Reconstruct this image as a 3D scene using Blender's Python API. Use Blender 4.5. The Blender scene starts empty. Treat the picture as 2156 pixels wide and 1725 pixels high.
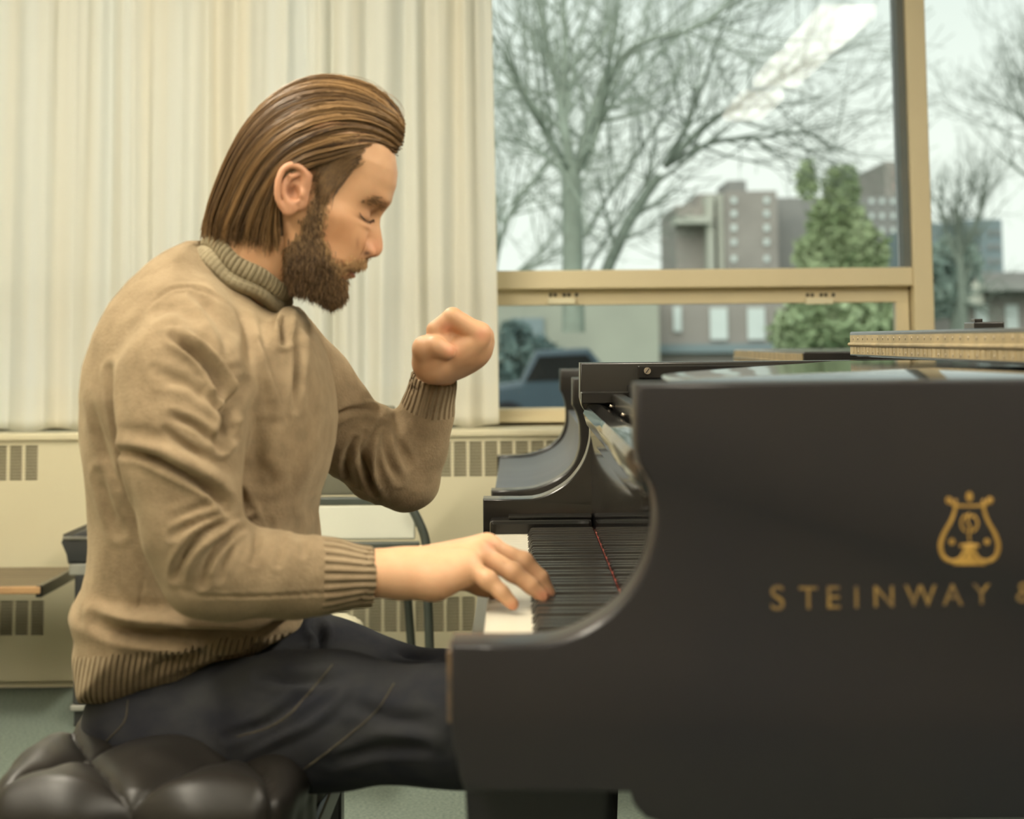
import bpy, bmesh, math, random
import numpy as np
from mathutils import Vector, Matrix
random.seed(7); rng = np.random.default_rng(11)
scn = bpy.context.scene
COL = scn.collection
# ------------------------------------------------------------------ camera
FPX, W, H = 3700.0, 2156.0, 1725.0
T, A = math.radians(5.6), 0.009
EYE = 1.05
cw = np.array([0, math.cos(T), math.sin(T)])
u0 = np.array([0, -math.sin(T), math.cos(T)]); r0 = np.array([1.0, 0, 0])
cr = r0*math.cos(A) - u0*math.sin(A)
cu = u0*math.cos(A) + r0*math.sin(A)
PPX, PPY = 1086.7, 353.0
def P(px, py, d):
    v = cw + cr*(px-PPX)/FPX - cu*(py-PPY)/FPX
    v = v*(d/v[1])
    return np.array([v[0], v[1], v[2]+EYE])
def proj(p):
    q = np.array(p, float) - np.array([0, 0, EYE])
    w = q@cw
    return PPX + FPX*(q@cr)/w, PPY - FPX*(q@cu)/w
def Z(px, py, d): return P(px, py, d)[2]
def X(px, py, d): return P(px, py, d)[0]
cam_d = bpy.data.cameras.new('camera'); cam = bpy.data.objects.new('camera', cam_d); COL.objects.link(cam)
cam_d.sensor_width = 36; cam_d.lens = FPX/W*36
cam_d.shift_x = (W/2-PPX)/W; cam_d.shift_y = (PPY-H/2)/W
cam_d.clip_start = .05; cam_d.clip_end = 600
cam.matrix_world = Matrix(((cr[0], cu[0], -cw[0], 0), (cr[1], cu[1], -cw[1], 0), (cr[2], cu[2], -cw[2], EYE), (0, 0, 0, 1)))
cam_d.dof.use_dof = True; cam_d.dof.focus_distance = 2.95; cam_d.dof.aperture_fstop = 4.6
scn.camera = cam
# ------------------------------------------------------------------ materials
def nt(name):
    m = bpy.data.materials.new(name); m.use_nodes = True
    n = m.node_tree; n.nodes.clear()
    out = n.nodes.new('ShaderNodeOutputMaterial')
    return m, n, out
def N(n, typ, **kw):
    x = n.nodes.new(typ)
    for k, v in kw.items():
        if hasattr(x, k): setattr(x, k, v)
        else: x.inputs[k].default_value = v
    return x
def mat(name, col, rough=.5, metal=0, col2=None, nscale=20, bump=0, bscale=200, spec=.5, stretch=(1, 1, 1), coat=0, sheen=0, sss=0, detail=3, lo=.35, hi=.65):
    m, n, out = nt(name)
    b = N(n, 'ShaderNodeBsdfPrincipled')
    b.inputs['Base Color'].default_value = (*col, 1); b.inputs['Roughness'].default_value = rough
    b.inputs['Metallic'].default_value = metal; b.inputs['Specular IOR Level'].default_value = spec
    b.inputs['Coat Weight'].default_value = coat; b.inputs['Coat Roughness'].default_value = .08
    if sheen:
        b.inputs['Sheen Weight'].default_value = sheen; b.inputs['Sheen Roughness'].default_value = .5
        b.inputs['Sheen Tint'].default_value = (*[min(1, c*2) for c in col], 1)
    if sss:
        b.inputs['Subsurface Weight'].default_value = sss; b.inputs['Subsurface Radius'].default_value = (.012, .005, .003)
        b.inputs['Subsurface Scale'].default_value = 1
    tc = N(n, 'ShaderNodeTexCoord'); mp = N(n, 'ShaderNodeMapping'); mp.inputs['Scale'].default_value = stretch
    n.links.new(tc.outputs['Object'], mp.inputs['Vector'])
    if col2:
        no = N(n, 'ShaderNodeTexNoise'); no.inputs['Scale'].default_value = nscale; no.inputs['Detail'].default_value = detail
        n.links.new(mp.outputs[0], no.inputs['Vector'])
        cr_ = N(n, 'ShaderNodeValToRGB'); cr_.color_ramp.elements[0].position = lo; cr_.color_ramp.elements[1].position = hi
        cr_.color_ramp.elements[0].color = (*col, 1); cr_.color_ramp.elements[1].color = (*col2, 1)
        n.links.new(no.outputs[0], cr_.inputs[0]); n.links.new(cr_.outputs[0], b.inputs['Base Color'])
    if bump:
        n2 = N(n, 'ShaderNodeTexNoise'); n2.inputs['Scale'].default_value = bscale; n2.inputs['Detail'].default_value = 2
        n.links.new(mp.outputs[0], n2.inputs['Vector'])
        bp = N(n, 'ShaderNodeBump'); bp.inputs['Strength'].default_value = bump; bp.inputs['Distance'].default_value = .002
        n.links.new(n2.outputs[0], bp.inputs['Height']); n.links.new(bp.outputs[0], b.inputs['Normal'])
    n.links.new(b.outputs[0], out.inputs[0])
    return m
def emis(name, col, s):
    m, n, out = nt(name); e = N(n, 'ShaderNodeEmission'); e.inputs[0].default_value = (*col, 1); e.inputs[1].default_value = s
    n.links.new(e.outputs[0], out.inputs[0]); return m
def glassmat(name, tint=(.93, .96, .95), f=1.45):
    m, n, out = nt(name)
    t = N(n, 'ShaderNodeBsdfTransparent'); t.inputs[0].default_value = (*tint, 1)
    g = N(n, 'ShaderNodeBsdfGlossy'); g.inputs['Roughness'].default_value = 0.01
    fr = N(n, 'ShaderNodeFresnel'); fr.inputs[0].default_value = f
    mul = N(n, 'ShaderNodeMath'); mul.operation = 'MULTIPLY'; mul.inputs[1].default_value = 1.0
    mx = N(n, 'ShaderNodeMixShader')
    n.links.new(fr.outputs[0], mul.inputs[0]); n.links.new(mul.outputs[0], mx.inputs[0])
    n.links.new(t.outputs[0], mx.inputs[1]); n.links.new(g.outputs[0], mx.inputs[2]); n.links.new(mx.outputs[0], out.inputs[0])
    return m
# ------------------------------------------------------------------ mesh helpers
def arr_mesh(name, verts, faces, smooth=True):
    me = bpy.data.meshes.new(name)
    verts = np.asarray(verts, np.float32).reshape(-1, 3); faces = np.asarray(faces, np.int32)
    k = faces.shape[1]
    me.vertices.add(len(verts)); me.vertices.foreach_set('co', verts.ravel())
    me.loops.add(faces.size); me.loops.foreach_set('vertex_index', faces.ravel())
    me.polygons.add(len(faces)); me.polygons.foreach_set('loop_start', np.arange(0, faces.size, k, dtype=np.int32))
    me.update(calc_edges=True)
    if smooth: me.polygons.foreach_set('use_smooth', np.ones(len(faces), bool))
    return me
def link(name, me, m, parent=None):
    o = bpy.data.objects.new(name, me); COL.objects.link(o)
    if m is not None:
        for x in (m if isinstance(m, (list, tuple)) else [m]): me.materials.append(x)
    if parent is not None:
        o.parent = parent; o.matrix_parent_inverse = Matrix.Identity(4)
        o.location = -Vector(root_loc(parent))
    return o
def root_loc(o):
    v = Vector((0, 0, 0))
    while o is not None: v += Vector(o.location); o = o.parent
    return v
def tag(o, label=None, cat=None, group=None, kind=None):
    if label: o['label'] = label
    if cat: o['category'] = cat
    if group: o['group'] = group
    if kind: o['kind'] = kind
    return o
def empty(name, loc, label, cat, group=None):
    o = bpy.data.objects.new(name, None); o.empty_display_size = .1; COL.objects.link(o); o.location = loc
    return tag(o, label, cat, group)
class MB:
    def __init__(s): s.bm = bmesh.new()
    def box(s, x0, x1, y0, y1, z0, z1, bev=0, seg=2, rot=None, piv=None):
        b = bmesh.new(); bmesh.ops.create_cube(b, size=1)
        for v in b.verts: v.co = Vector(((x0+x1)/2+v.co.x*(x1-x0), (y0+y1)/2+v.co.y*(y1-y0), (z0+z1)/2+v.co.z*(z1-z0)))
        if bev: bmesh.ops.bevel(b, geom=b.edges[:], offset=bev, segments=seg, affect='EDGES', profile=.5)
        if rot is not None:
            bmesh.ops.rotate(b, verts=b.verts, cent=Vector(piv if piv is not None else ((x0+x1)/2, (y0+y1)/2, (z0+z1)/2)), matrix=rot)
        s.add(b); return s
    def add(s, b):
        me = bpy.data.meshes.new('t'); b.to_mesh(me); b.free(); s.bm.from_mesh(me); bpy.data.meshes.remove(me)
    def prism(s, pts, y0, y1, bev=0, seg=2, axis='y'):
        b = bmesh.new()
        if axis == 'y':
            f0 = [b.verts.new((p[0], y0, p[1])) for p in pts]; f1 = [b.verts.new((p[0], y1, p[1])) for p in pts]
        elif axis == 'z':
            f0 = [b.verts.new((p[0], p[1], y0)) for p in pts]; f1 = [b.verts.new((p[0], p[1], y1)) for p in pts]
        else:
            f0 = [b.verts.new((y0, p[0], p[1])) for p in pts]; f1 = [b.verts.new((y1, p[0], p[1])) for p in pts]
        a = b.faces.new(f0); c = b.faces.new(f1[::-1]); n = len(pts)
        for i in range(n): b.faces.new((f0[i], f1[i], f1[(i+1) % n], f0[(i+1) % n]))
        bmesh.ops.recalc_face_normals(b, faces=b.faces)
        if bev:
            ed = [e for e in b.edges if (a in e.link_faces or c in e.link_faces)]
            bmesh.ops.bevel(b, geom=ed, offset=bev, segments=seg, affect='EDGES', profile=.5)
        s.add(b); return s
    def tube(s, pts, r, n=10, closed=False):
        pts = [Vector(p) for p in pts]; R = r if isinstance(r, (list, tuple)) else [r]*len(pts)
        rings = []; up = Vector((0, 0, 1)); prev = None
        for i, p in enumerate(pts):
            t = (pts[(i+1) % len(pts)]-pts[i-1]) if closed else (pts[min(i+1, len(pts)-1)]-pts[max(i-1, 0)])
            t.normalize()
            if prev is None:
                a = t.orthogonal().normalized()
            else:
                a = (prev-t*prev.dot(t)).normalized()
            prev = a; c = t.cross(a)
            rings.append([s.bm.verts.new(p+(a*math.cos(2*math.pi*k/n)+c*math.sin(2*math.pi*k/n))*R[i]) for k in range(n)])
        m = len(rings)
        for i in range(m if closed else m-1):
            for k in range(n):
                f = s.bm.faces.new((rings[i][k], rings[i][(k+1) % n], rings[(i+1) % m][(k+1) % n], rings[(i+1) % m][k])); f.smooth = True
        if not closed:
            s.bm.faces.new(rings[0][::-1]); s.bm.faces.new(rings[-1])
        return s
    def cyl(s, p0, p1, r, n=16, r2=None): return s.tube([p0, p1], [r, r if r2 is None else r2], n)
    def ball(s, c, r, sc=(1, 1, 1), n=16):
        b = bmesh.new(); bmesh.ops.create_uvsphere(b, u_segments=n, v_segments=n//2+2, radius=r)
        for v in b.verts: v.co = Vector((c[0]+v.co.x*sc[0], c[1]+v.co.y*sc[1], c[2]+v.co.z*sc[2]))
        for f in b.faces: f.smooth = True
        s.add(b); return s
    def build(s, name, m, parent=None, smooth=False, auto=True):
        me = bpy.data.meshes.new(name); bmesh.ops.recalc_face_normals(s.bm, faces=s.bm.faces)
        s.bm.to_mesh(me); s.bm.free()
        if smooth: me.polygons.foreach_set('use_smooth', np.ones(len(me.polygons), bool))
        return link(name, me, m, parent)
def smooth_by_angle(o, ang=35):
    me = o.data; me.polygons.foreach_set('use_smooth', np.ones(len(me.polygons), bool))
    bm = bmesh.new(); bm.from_mesh(me)
    for e in bm.edges:
        if len(e.link_faces) == 2 and e.calc_face_angle(0) > math.radians(ang): e.smooth = False
    bm.to_mesh(me); bm.free()
    return o
def catmull(pts, n):
    pts = np.asarray(pts, float); m = len(pts)
    q = np.vstack([2*pts[0]-pts[1], pts, 2*pts[-1]-pts[-2]])
    out = []
    for t in np.linspace(0, m-1-1e-6, n):
        i = int(t); f = t-i; a, b, c, d = q[i], q[i+1], q[i+2], q[i+3]
        out.append(.5*((2*b)+(-a+c)*f+(2*a-5*b+4*c-d)*f*f+(-a+3*b-3*c+d)*f**3))
    return np.array(out)
def strands(name, pts, rad, m, parent=None, tint=None, sides=3):
    pts = np.asarray(pts, np.float64); n, k, _ = pts.shape
    t = np.gradient(pts, axis=1); t /= np.linalg.norm(t, axis=2, keepdims=True)+1e-9
    ref = np.array([.3, .5, .81]); a = np.cross(t, ref); a /= np.linalg.norm(a, axis=2, keepdims=True)+1e-9
    c = np.cross(t, a); rad = np.broadcast_to(rad, (n, k))
    rings = []
    for s in range(sides):
        an = 2*math.pi*s/sides
        rings.append(pts+(a*math.cos(an)+c*math.sin(an))*rad[:, :, None])
    v = np.stack(rings, axis=2)
    idx = np.arange(n*k*sides).reshape(n, k, sides)
    f = np.stack([idx[:, :-1, :], idx[:, 1:, :], np.roll(idx, -1, 2)[:, 1:, :], np.roll(idx, -1, 2)[:, :-1, :]], -1).reshape(-1, 4)
    me = arr_mesh(name, v, f)
    if tint is not None:
        at = me.attributes.new('tint', 'FLOAT', 'POINT'); at.data.foreach_set('value', np.repeat(np.asarray(tint, np.float32), k*sides))
    return link(name, me, m, parent)
# ------------------------------------------------------------------ implicit surfaces
class Field:
    def __init__(s, lo, hi, h):
        s.h = h; s.lo = np.array(lo, np.float32)
        n = [int(math.ceil((hi[i]-lo[i])/h))+1 for i in range(3)]; s.n = n
        s.x = (lo[0]+np.arange(n[0])*h).astype(np.float32)[:, None, None]
        s.y = (lo[1]+np.arange(n[1])*h).astype(np.float32)[None, :, None]
        s.z = (lo[2]+np.arange(n[2])*h).astype(np.float32)[None, None, :]
        s.F = np.full(n, 1.0, np.float32)
    def smin(s, d, k, sl=None):
        F = s.F if sl is None else s.F[sl]
        hh = np.clip(k-np.abs(F-d), 0, None)/k
        r = np.minimum(F, d)-hh*hh*k*.25
        if sl is None: s.F = r.astype(np.float32)
        else: s.F[sl] = r
    def sub(s, d, k=.004):
        F = s.F; d = -d; hh = np.clip(k-np.abs(F-d), 0, None)/k
        s.F = (np.maximum(F, d)+hh*hh*k*.25).astype(np.float32)
    def capd(s, a, b, r1, r2, fl=None):
        a = np.array(a, np.float32); b = np.array(b, np.float32); ba = b-a; L = float(ba@ba)+1e-9
        px, py, pz = s.x-a[0], s.y-a[1], s.z-a[2]
        t = np.clip((px*ba[0]+py*ba[1]+pz*ba[2])/L, 0, 1)
        dx, dy, dz = px-t*ba[0], py-t*ba[1], pz-t*ba[2]
        q = dx*dx+dy*dy+dz*dz
        if fl is not None:   # (axis, factor): flatten along a unit axis
            ax, k = fl; ax = np.array(ax, np.float32); ax /= np.linalg.norm(ax)
            e = dx*ax[0]+dy*ax[1]+dz*ax[2]; q = q+(k*k-1)*e*e
        return np.sqrt(q)-(r1+(r2-r1)*t)
    def cap(s, a, b, r1, r2, k=.02, fl=None): s.smin(s.capd(a, b, r1, r2, fl), k)
    def chain(s, P_, k=.02, fl=None):
        for (a, ra), (b, rb) in zip(P_[:-1], P_[1:]): s.cap(a, b, ra, rb, k, fl)
    def elld(s, c, r, R=None):
        px, py, pz = s.x-c[0], s.y-c[1], s.z-c[2]
        if R is not None:
            R = np.array(R, np.float32)
            px, py, pz = (px*R[0][0]+py*R[0][1]+pz*R[0][2], px*R[1][0]+py*R[1][1]+pz*R[1][2], px*R[2][0]+py*R[2][1]+pz*R[2][2])
        k0 = np.sqrt((px/r[0])**2+(py/r[1])**2+(pz/r[2])**2); k1 = np.sqrt((px/r[0]**2)**2+(py/r[1]**2)**2+(pz/r[2]**2)**2)+1e-6
        return k0*(k0-1)/k1
    def ell(s, c, r, k=.02, R=None): s.smin(s.elld(c, r, R), k)
    def mesh(s):
        F = s.F; n0, n1, n2 = F.shape; S = F < 0
        acc = np.zeros((n0-1, n1-1, n2-1, 3), np.float32); cnt = np.zeros((n0-1, n1-1, n2-1), np.float32)
        corners = [(i, j, k) for i in (0, 1) for j in (0, 1) for k in (0, 1)]
        def cs(c): return F[c[0]:n0-1+c[0], c[1]:n1-1+c[1], c[2]:n2-1+c[2]]
        act = np.zeros((n0-1, n1-1, n2-1), bool)
        s0 = cs((0, 0, 0)) < 0
        for c in corners[1:]: act |= ((cs(c) < 0) != s0)
        I = np.argwhere(act)
        pos = np.zeros((len(I), 3)); cn = np.zeros(len(I))
        for c in corners:
            for ax in range(3):
                if c[ax] == 1: continue
                c2 = list(c); c2[ax] = 1
                fa = F[I[:, 0]+c[0], I[:, 1]+c[1], I[:, 2]+c[2]]; fb = F[I[:, 0]+c2[0], I[:, 1]+c2[1], I[:, 2]+c2[2]]
                m = (fa < 0) != (fb < 0); t = np.where(m, fa/(fa-fb+1e-12), 0)
                p = np.array(c, float)[None, :].repeat(len(I), 0); p[:, ax] += t
                pos += p*m[:, None]; cn += m
        pos = pos/np.maximum(cn, 1)[:, None]+I
        V = pos*s.h+s.lo
        vid = np.full((n0-1, n1-1, n2-1), -1, np.int32); vid[act] = np.arange(len(I))
        faces = []
        for ax in range(3):
            sl0 = [slice(1, -1)]*3; sl1 = [slice(1, -1)]*3; sl0[ax] = slice(0, -1); sl1[ax] = slice(1, None)
            a = S[tuple(sl0)]; b = S[tuple(sl1)]
            E = np.argwhere(a != b); 
            sg = a[E[:, 0], E[:, 1], E[:, 2]]
            E = E+1; E[:, ax] -= 1
            o1, o2 = [(1, 2), (2, 0), (0, 1)][ax]
            q = []
            for d1, d2 in ((-1, -1), (0, -1), (0, 0), (-1, 0)):
                e = E.copy(); e[:, o1] += d1; e[:, o2] += d2; q.append(vid[e[:, 0], e[:, 1], e[:, 2]])
            q = np.stack(q, 1); q[~sg] = q[~sg][:, ::-1]
            faces.append(q)
        faces = np.concatenate(faces); faces = faces[(faces >= 0).all(1)]
        return V, faces
def lap(V, faces, it=2, lam=.5):
    V = np.asarray(V, float).copy(); n = len(V)
    e = np.concatenate([faces[:, [0, 1]], faces[:, [1, 2]], faces[:, [2, 3]], faces[:, [3, 0]]])
    deg = np.bincount(e.ravel(), minlength=n).astype(float)
    for j in range(it):
        for l in (lam, -lam*.95) if it > 3 else (lam,):
            s = np.zeros_like(V)
            for c in range(3):
                s[:, c] = np.bincount(e[:, 0], weights=V[e[:, 1], c], minlength=n)+np.bincount(e[:, 1], weights=V[e[:, 0], c], minlength=n)
            V += l*(s/np.maximum(deg, 1)[:, None]-V)
    return V
def polydist(Xg, Zg, poly, closed=True):
    """signed distance (neg. inside) of a polygon, or distance to a polyline"""
    poly = np.asarray(poly, np.float32); n = len(poly)
    D = np.full(Xg.shape, 1e9, np.float32); ins = np.zeros(Xg.shape, bool)
    for i in range(n if closed else n-1):
        a = poly[i]; b = poly[(i+1) % n]; ab = b-a
        t = np.clip(((Xg-a[0])*ab[0]+(Zg-a[1])*ab[1])/(ab@ab+1e-12), 0, 1)
        D = np.minimum(D, (Xg-a[0]-t*ab[0])**2+(Zg-a[1]-t*ab[1])**2)
        if closed:
            c = ((a[1] > Zg) != (b[1] > Zg)) & (Xg < ab[0]*(Zg-a[1])/(ab[1]+1e-12)+a[0]); ins ^= c
    D = np.sqrt(D)
    return np.where(ins, -D, D) if closed else D
def text_mesh(s, size, extr, name, m, parent, mw, spacing=1.0):
    cu_ = bpy.data.curves.new(name, 'FONT'); cu_.body = s; cu_.size = size; cu_.extrude = extr; cu_.space_character = spacing
    o = bpy.data.objects.new(name, cu_); COL.objects.link(o)
    dg = bpy.context.evaluated_depsgraph_get(); me = bpy.data.meshes.new_from_object(o.evaluated_get(dg))
    bpy.data.objects.remove(o); me.transform(mw)
    return link(name, me, m, parent)
# ------------------------------------------------------------------ palette
M = {}
M['black'] = mat('black_lacquer', (.008, .0075, .0075), .26, coat=.3, col2=(.014, .012, .0105), nscale=14, bump=.03, bscale=40, spec=.4)
M['case'] = mat('worn_black_lacquer', (.0105, .0100, .0140), .42, col2=(.014, .0122, .0140), nscale=4, bump=.02, bscale=30, spec=.25, coat=.25)
M['gloss'] = mat('polished_black', (.014, .014, .015), .06, coat=.3, col2=(.017, .017, .018), nscale=5)
M['satin'] = mat('black_sky_sheen', (.075, .088, .108), .5, coat=0, col2=(.09, .104, .125), nscale=8, spec=1.0)  # blue-grey base paints a sky reflection onto the black key cover
M['worn'] = mat('bare_worn_edge', (.16, .10, .055), .5, col2=(.05, .04, .035), nscale=30)
M['gold'] = mat('gold_leaf', (.52, .31, .075), .45, metal=.35, col2=(.36, .21, .05), nscale=60)
M['goldworn'] = mat('worn_gold_leaf', (.30, .19, .06), .5, metal=.3, col2=(.15, .1, .05), nscale=90)
M['brass'] = mat('dull_brass', (.55, .43, .24), .42, metal=.45, col2=(.40, .31, .17), nscale=25, bump=.1, bscale=90)
M['steel'] = mat('screw_steel', (.45, .38, .30), .35, metal=.9)
M['ivory'] = mat('ivory_keytop', (.86, .81, .68), .28, col2=(.80, .74, .6), nscale=8)
M['ebony'] = mat('ebony_key', (.05, .047, .042), .2, col2=(.06, .056, .05), nscale=30, spec=.6)
M['red'] = mat('red_felt', (.50, .055, .035), .95, col2=(.62, .22, .16), nscale=160)
M['dark'] = mat('dark_interior', (.012, .011, .013), .8, col2=(.016, .014, .016), nscale=10)
M['cream'] = mat('cream_enamel', (.73, .67, .47), .45, col2=(.71, .65, .455), nscale=3, bump=.04, bscale=60)
M['frame'] = mat('cream_window_frame', (.72, .62, .40), .42, col2=(.70, .60, .385), nscale=5)
M['framegrey'] = mat('grey_gasket', (.12, .14, .135), .6, col2=(.14, .15, .14), nscale=9)
M['wall'] = mat('cream_wall', (.50, .45, .33), .9, col2=(.47, .42, .31), nscale=4, bump=.1, bscale=120)
M['ceil'] = mat('white_ceiling', (.8, .78, .72), .95, col2=(.77, .75, .69), nscale=60)
M['carpet'] = mat('blue_green_carpet', (.11, .145, .125), 1, col2=(.20, .24, .20), nscale=130, bump=.8, bscale=400, detail=4)
M['jeans'] = mat('dark_denim', (.018, .019, .026), .9, col2=(.037, .038, .041), nscale=14, bump=.7, bscale=900, stretch=(1, 1, 1.6), spec=.2, detail=8)
M['thread'] = mat('denim_thread', (.085, .07, .045), .8, col2=(.06, .05, .035), nscale=80)
M['leather'] = mat('black_leather', (.011, .0095, .008), .42, col2=(.015, .013, .011), nscale=15, bump=.12, bscale=260, spec=.35)
M['vinyl'] = mat('black_vinyl', (.03, .032, .033), .42, col2=(.035, .037, .038), nscale=12, bump=.15, bscale=200)
M['laminate'] = mat('pale_grey_laminate', (.50, .51, .42), .45, col2=(.47, .48, .4), nscale=6)
M['tube'] = mat('dark_green_steel_tube', (.05, .06, .05), .4, col2=(.06, .07, .06), nscale=20)
M['wood'] = mat('brown_bench_wood', (.22, .17, .10), .5, col2=(.15, .115, .07), nscale=6, stretch=(.8, 14, 2))
M['edge'] = mat('orange_wood_edge', (.50, .30, .14), .5, col2=(.42, .25, .12), nscale=14)
M['metal'] = mat('brushed_metal', (.42, .42, .38), .35, metal=.5, col2=(.36, .36, .33), nscale=20)
M['shoe'] = mat('brown_shoe_leather', (.06, .04, .03), .45, col2=(.08, .05, .04), nscale=20)
M['lamp'] = emis('fluorescent_diffuser', (1.0, .92, .75), 36)
M['lampbody'] = mat('lamp_housing', (.75, .74, .70), .5, col2=(.72, .71, .67), nscale=10)
M['glass'] = glassmat('window_glass', f=1.17)
# ------------------------------------------------------------------ room
YW = 5.78            # inner face of the window wall
YH = 5.50            # front of the heater cabinet
CE = 2.80
XL, XR, YB = -2.7, 4.2, -2.6
def struct(mb, name, m, label=None):
    o = mb.build(name, m); o['kind'] = 'structure'
    return o
struct(MB().box(XL, XR, YB, YW+.2, -.1, 0), 'floor', M['carpet'])
struct(MB().box(XL, XR, YB, YW+.2, CE, CE+.1), 'ceiling', M['ceil'])
struct(MB().box(XL-.1, XL, YB, YW+.2, 0, CE), 'wall_left', M['wall'])
struct(MB().box(XR, XR+.1, YB, YW+.2, 0, CE), 'wall_right', M['wall'])
struct(MB().box(XL, XR, YB-.1, YB, 0, CE), 'wall_rear', M['wall'])
sill = Z(1100, 878, YW)   # below the sash
struct(MB().box(XL, XR, YW, YW+.2, 0, .80).box(XL, XR, YW, YW+.2, 2.62, CE), 'wall_front', M['wall'])
# windows: jamb - mullion - right light
xm0, xm1 = X(1921, 620, YW), X(1962, 620, YW)
def frame_window(name, x0, x1, label, sash):
    w = bpy.data.objects.new(name, None); COL.objects.link(w); w.location = (x0, YW, .8); w['kind'] = 'structure'
    tt, tb = Z(1480, 567, YW), Z(1480, 606, YW)
    fr = MB()
    fr.box(x0, x1, YW-.02, YW+.12, 2.56, 2.64, .003)
    fr.box(x0, x1, YW-.02, YW+.12, .80, Z(1100, 862, YW), .003)
    fr.box(x0, x1, YW-.05, YW+.02, .80, Z(1100, 885, YW), .004)
    if sash: fr.box(x0, x1, YW-.02, YW+.12, tb, tt, .004)
    fr.build('window_frame', M['frame'], w)
    g = MB()
    if sash:
        g.box(x0+.02, x1-.028, YW+.06, YW+.066, tt-.01, 2.6)
        g.build('upper_pane', M['glass'], w)
        MB().box(x1-.024, x1, YW+.0, YW+.1, tt, 2.58).build('gasket', M['framegrey'], w)
        # lower hopper sash, set back
        sx0, sx1 = X(1000, 700, YW+.03), X(1915, 700, YW+.03)
        s0, s1 = tb+.02, Z(1480, 640, YW+.03)
        b0, b1 = .82, Z(1480, 856, YW+.03)
        sm = MB().box(sx0, sx1, YW+.03, YW+.08, s1, s0, .003).box(sx0, sx1, YW+.03, YW+.08, b0, b1, .003)
        gx = X(1888, 700, YW+.03)
        sm.box(gx, sx1, YW+.031, YW+.079, b1-.002, s1+.002).box(sx0, sx0+.04, YW+.031, YW+.079, b1-.002, s1+.002)
        so = sm.build('lower_sash', M['frame'], w)
        MB().box(sx1-.004, x1+.004, YW+.048, YW+.075, .82, tt+.01).build('sash_jamb', M['frame'], w)
        MB().box(sx0+.02, sx1-.02, YW+.055, YW+.060, b1-.01, s1+.01).build('lower_pane', M['glass'], w)
        for px in (1182, 1724):
            c = P(px, 633, YW+.02); lt = MB().box(c[0]-.045, c[0]+.045, YW+.0, YW+.03, c[2]-.012, c[2]+.008, .002)
            lo_ = lt.build('sash_latch', M['cream'], w)
            for k in (-.035, -.02, .01, .025, .05): MB().box(c[0]+k-.005, c[0]+k+.005, YW+.0285, YW+.031, c[2]+.013, c[2]+.024).build('latch_slot', M['dark'], lo_)
    else:
        g.box(x0+.01, x1, YW+.06, YW+.066, .86, 2.6); g.build('window_pane', M['glass'], w)
    w['label'] = label
    return w
frame_window('window_1', XL+.05, xm0, 'large cream framed window with hopper sash below', True)
frame_window('window_2', xm1, XR-.05, 'right window light beyond the mullion', False)
t = MB().box(xm0, xm1, YW-.03, YW+.14, .8, 2.64, .004).build('trim_1', M['frame']); t['kind'] = 'structure'
t = MB().box(XL, XR, YW+.12, YW+.2, .72, .80).build('trim_2', M['frame']); t['kind'] = 'structure'
# ------------------------------------------------------------------ heater cabinet
hz = Z(60, 914, YH)
he = empty('radiator_cabinet', (0, YH+.14, 0), 'long cream metal radiator cabinet with louvred grilles under the window', 'radiator')
b = MB()
b.box(XL, XR, YH-.012, YW-.001, hz-.02, hz, .004)
b.build('cabinet_top', M['cream'], he)
up0, up1 = Z(60, 1012, YH), Z(60, 938, YH)
lo0, lo1 = Z(60, 1338, YH), Z(60, 1265, YH)
pit = 32.2*YH/FPX; cwid = 26.0*YH/FPX
def cols(pxr, py, n):    # right edge px, count leftward
    xr = X(pxr, py, YH); return [(xr-cwid-k*pit, xr-k*pit) for k in range(n)]
groups = [(cols(79, 975, 9), up0, up1), (cols(92, 1300, 9), lo0, lo1), (cols(1210, 970, 9), up0, up1), (cols(1000, 1300, 9), lo0, lo1),
          ]
# front panel with openings (built as strips around grille openings)
b = MB()
def strip_row(z0, z1, rects):
    x = XL
    for a, c in sorted(rects):
        if a > x: b.box(x, a, YH, YH+.004, z0, z1)
        x = c
    b.box(x, XR, YH, YH+.004, z0, z1)
ups = [(g[0][-1][0], g[0][0][1]) for g in (groups[0], groups[2])]
los = [(g[0][-1][0], g[0][0][1]) for g in (groups[1], groups[3])]
b.box(XL, XR, YH, YH+.004, up1, hz-.02); strip_row(up0, up1, ups); b.box(XL, XR, YH, YH+.004, lo1, up0)
strip_row(lo0, lo1, los); b.box(XL, XR, YH, YH+.004, .025, lo0)
b.box(XL, XR, YH+.03, YH+.035, 0.0, .03)
b.build('front_panel', M['cream'], he)
MB().box(XL, XR, YH+.03, YH+.034, .03, hz-.02).build('inner_back', mat('dark_heater_inside', (.05, .042, .025), .8, col2=(.08, .07, .04), nscale=9), he)
for gi, (cs_, z0, z1) in enumerate(groups):
    g = MB(); nl = 11
    for i in range(len(cs_)-1): g.box(cs_[i+1][1], cs_[i][0], YH, YH+.006, z0, z1)
    for (a, c) in cs_:
        for k in range(nl+1):
            zc = z0+(z1-z0)*k/nl
            g.box(a, c, YH+.001, YH+.010, zc-.0010, zc+.0010, rot=Matrix.Rotation(math.radians(15), 3, 'X'))
    g.build('louvre_grille', M['cream'], he)
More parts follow.
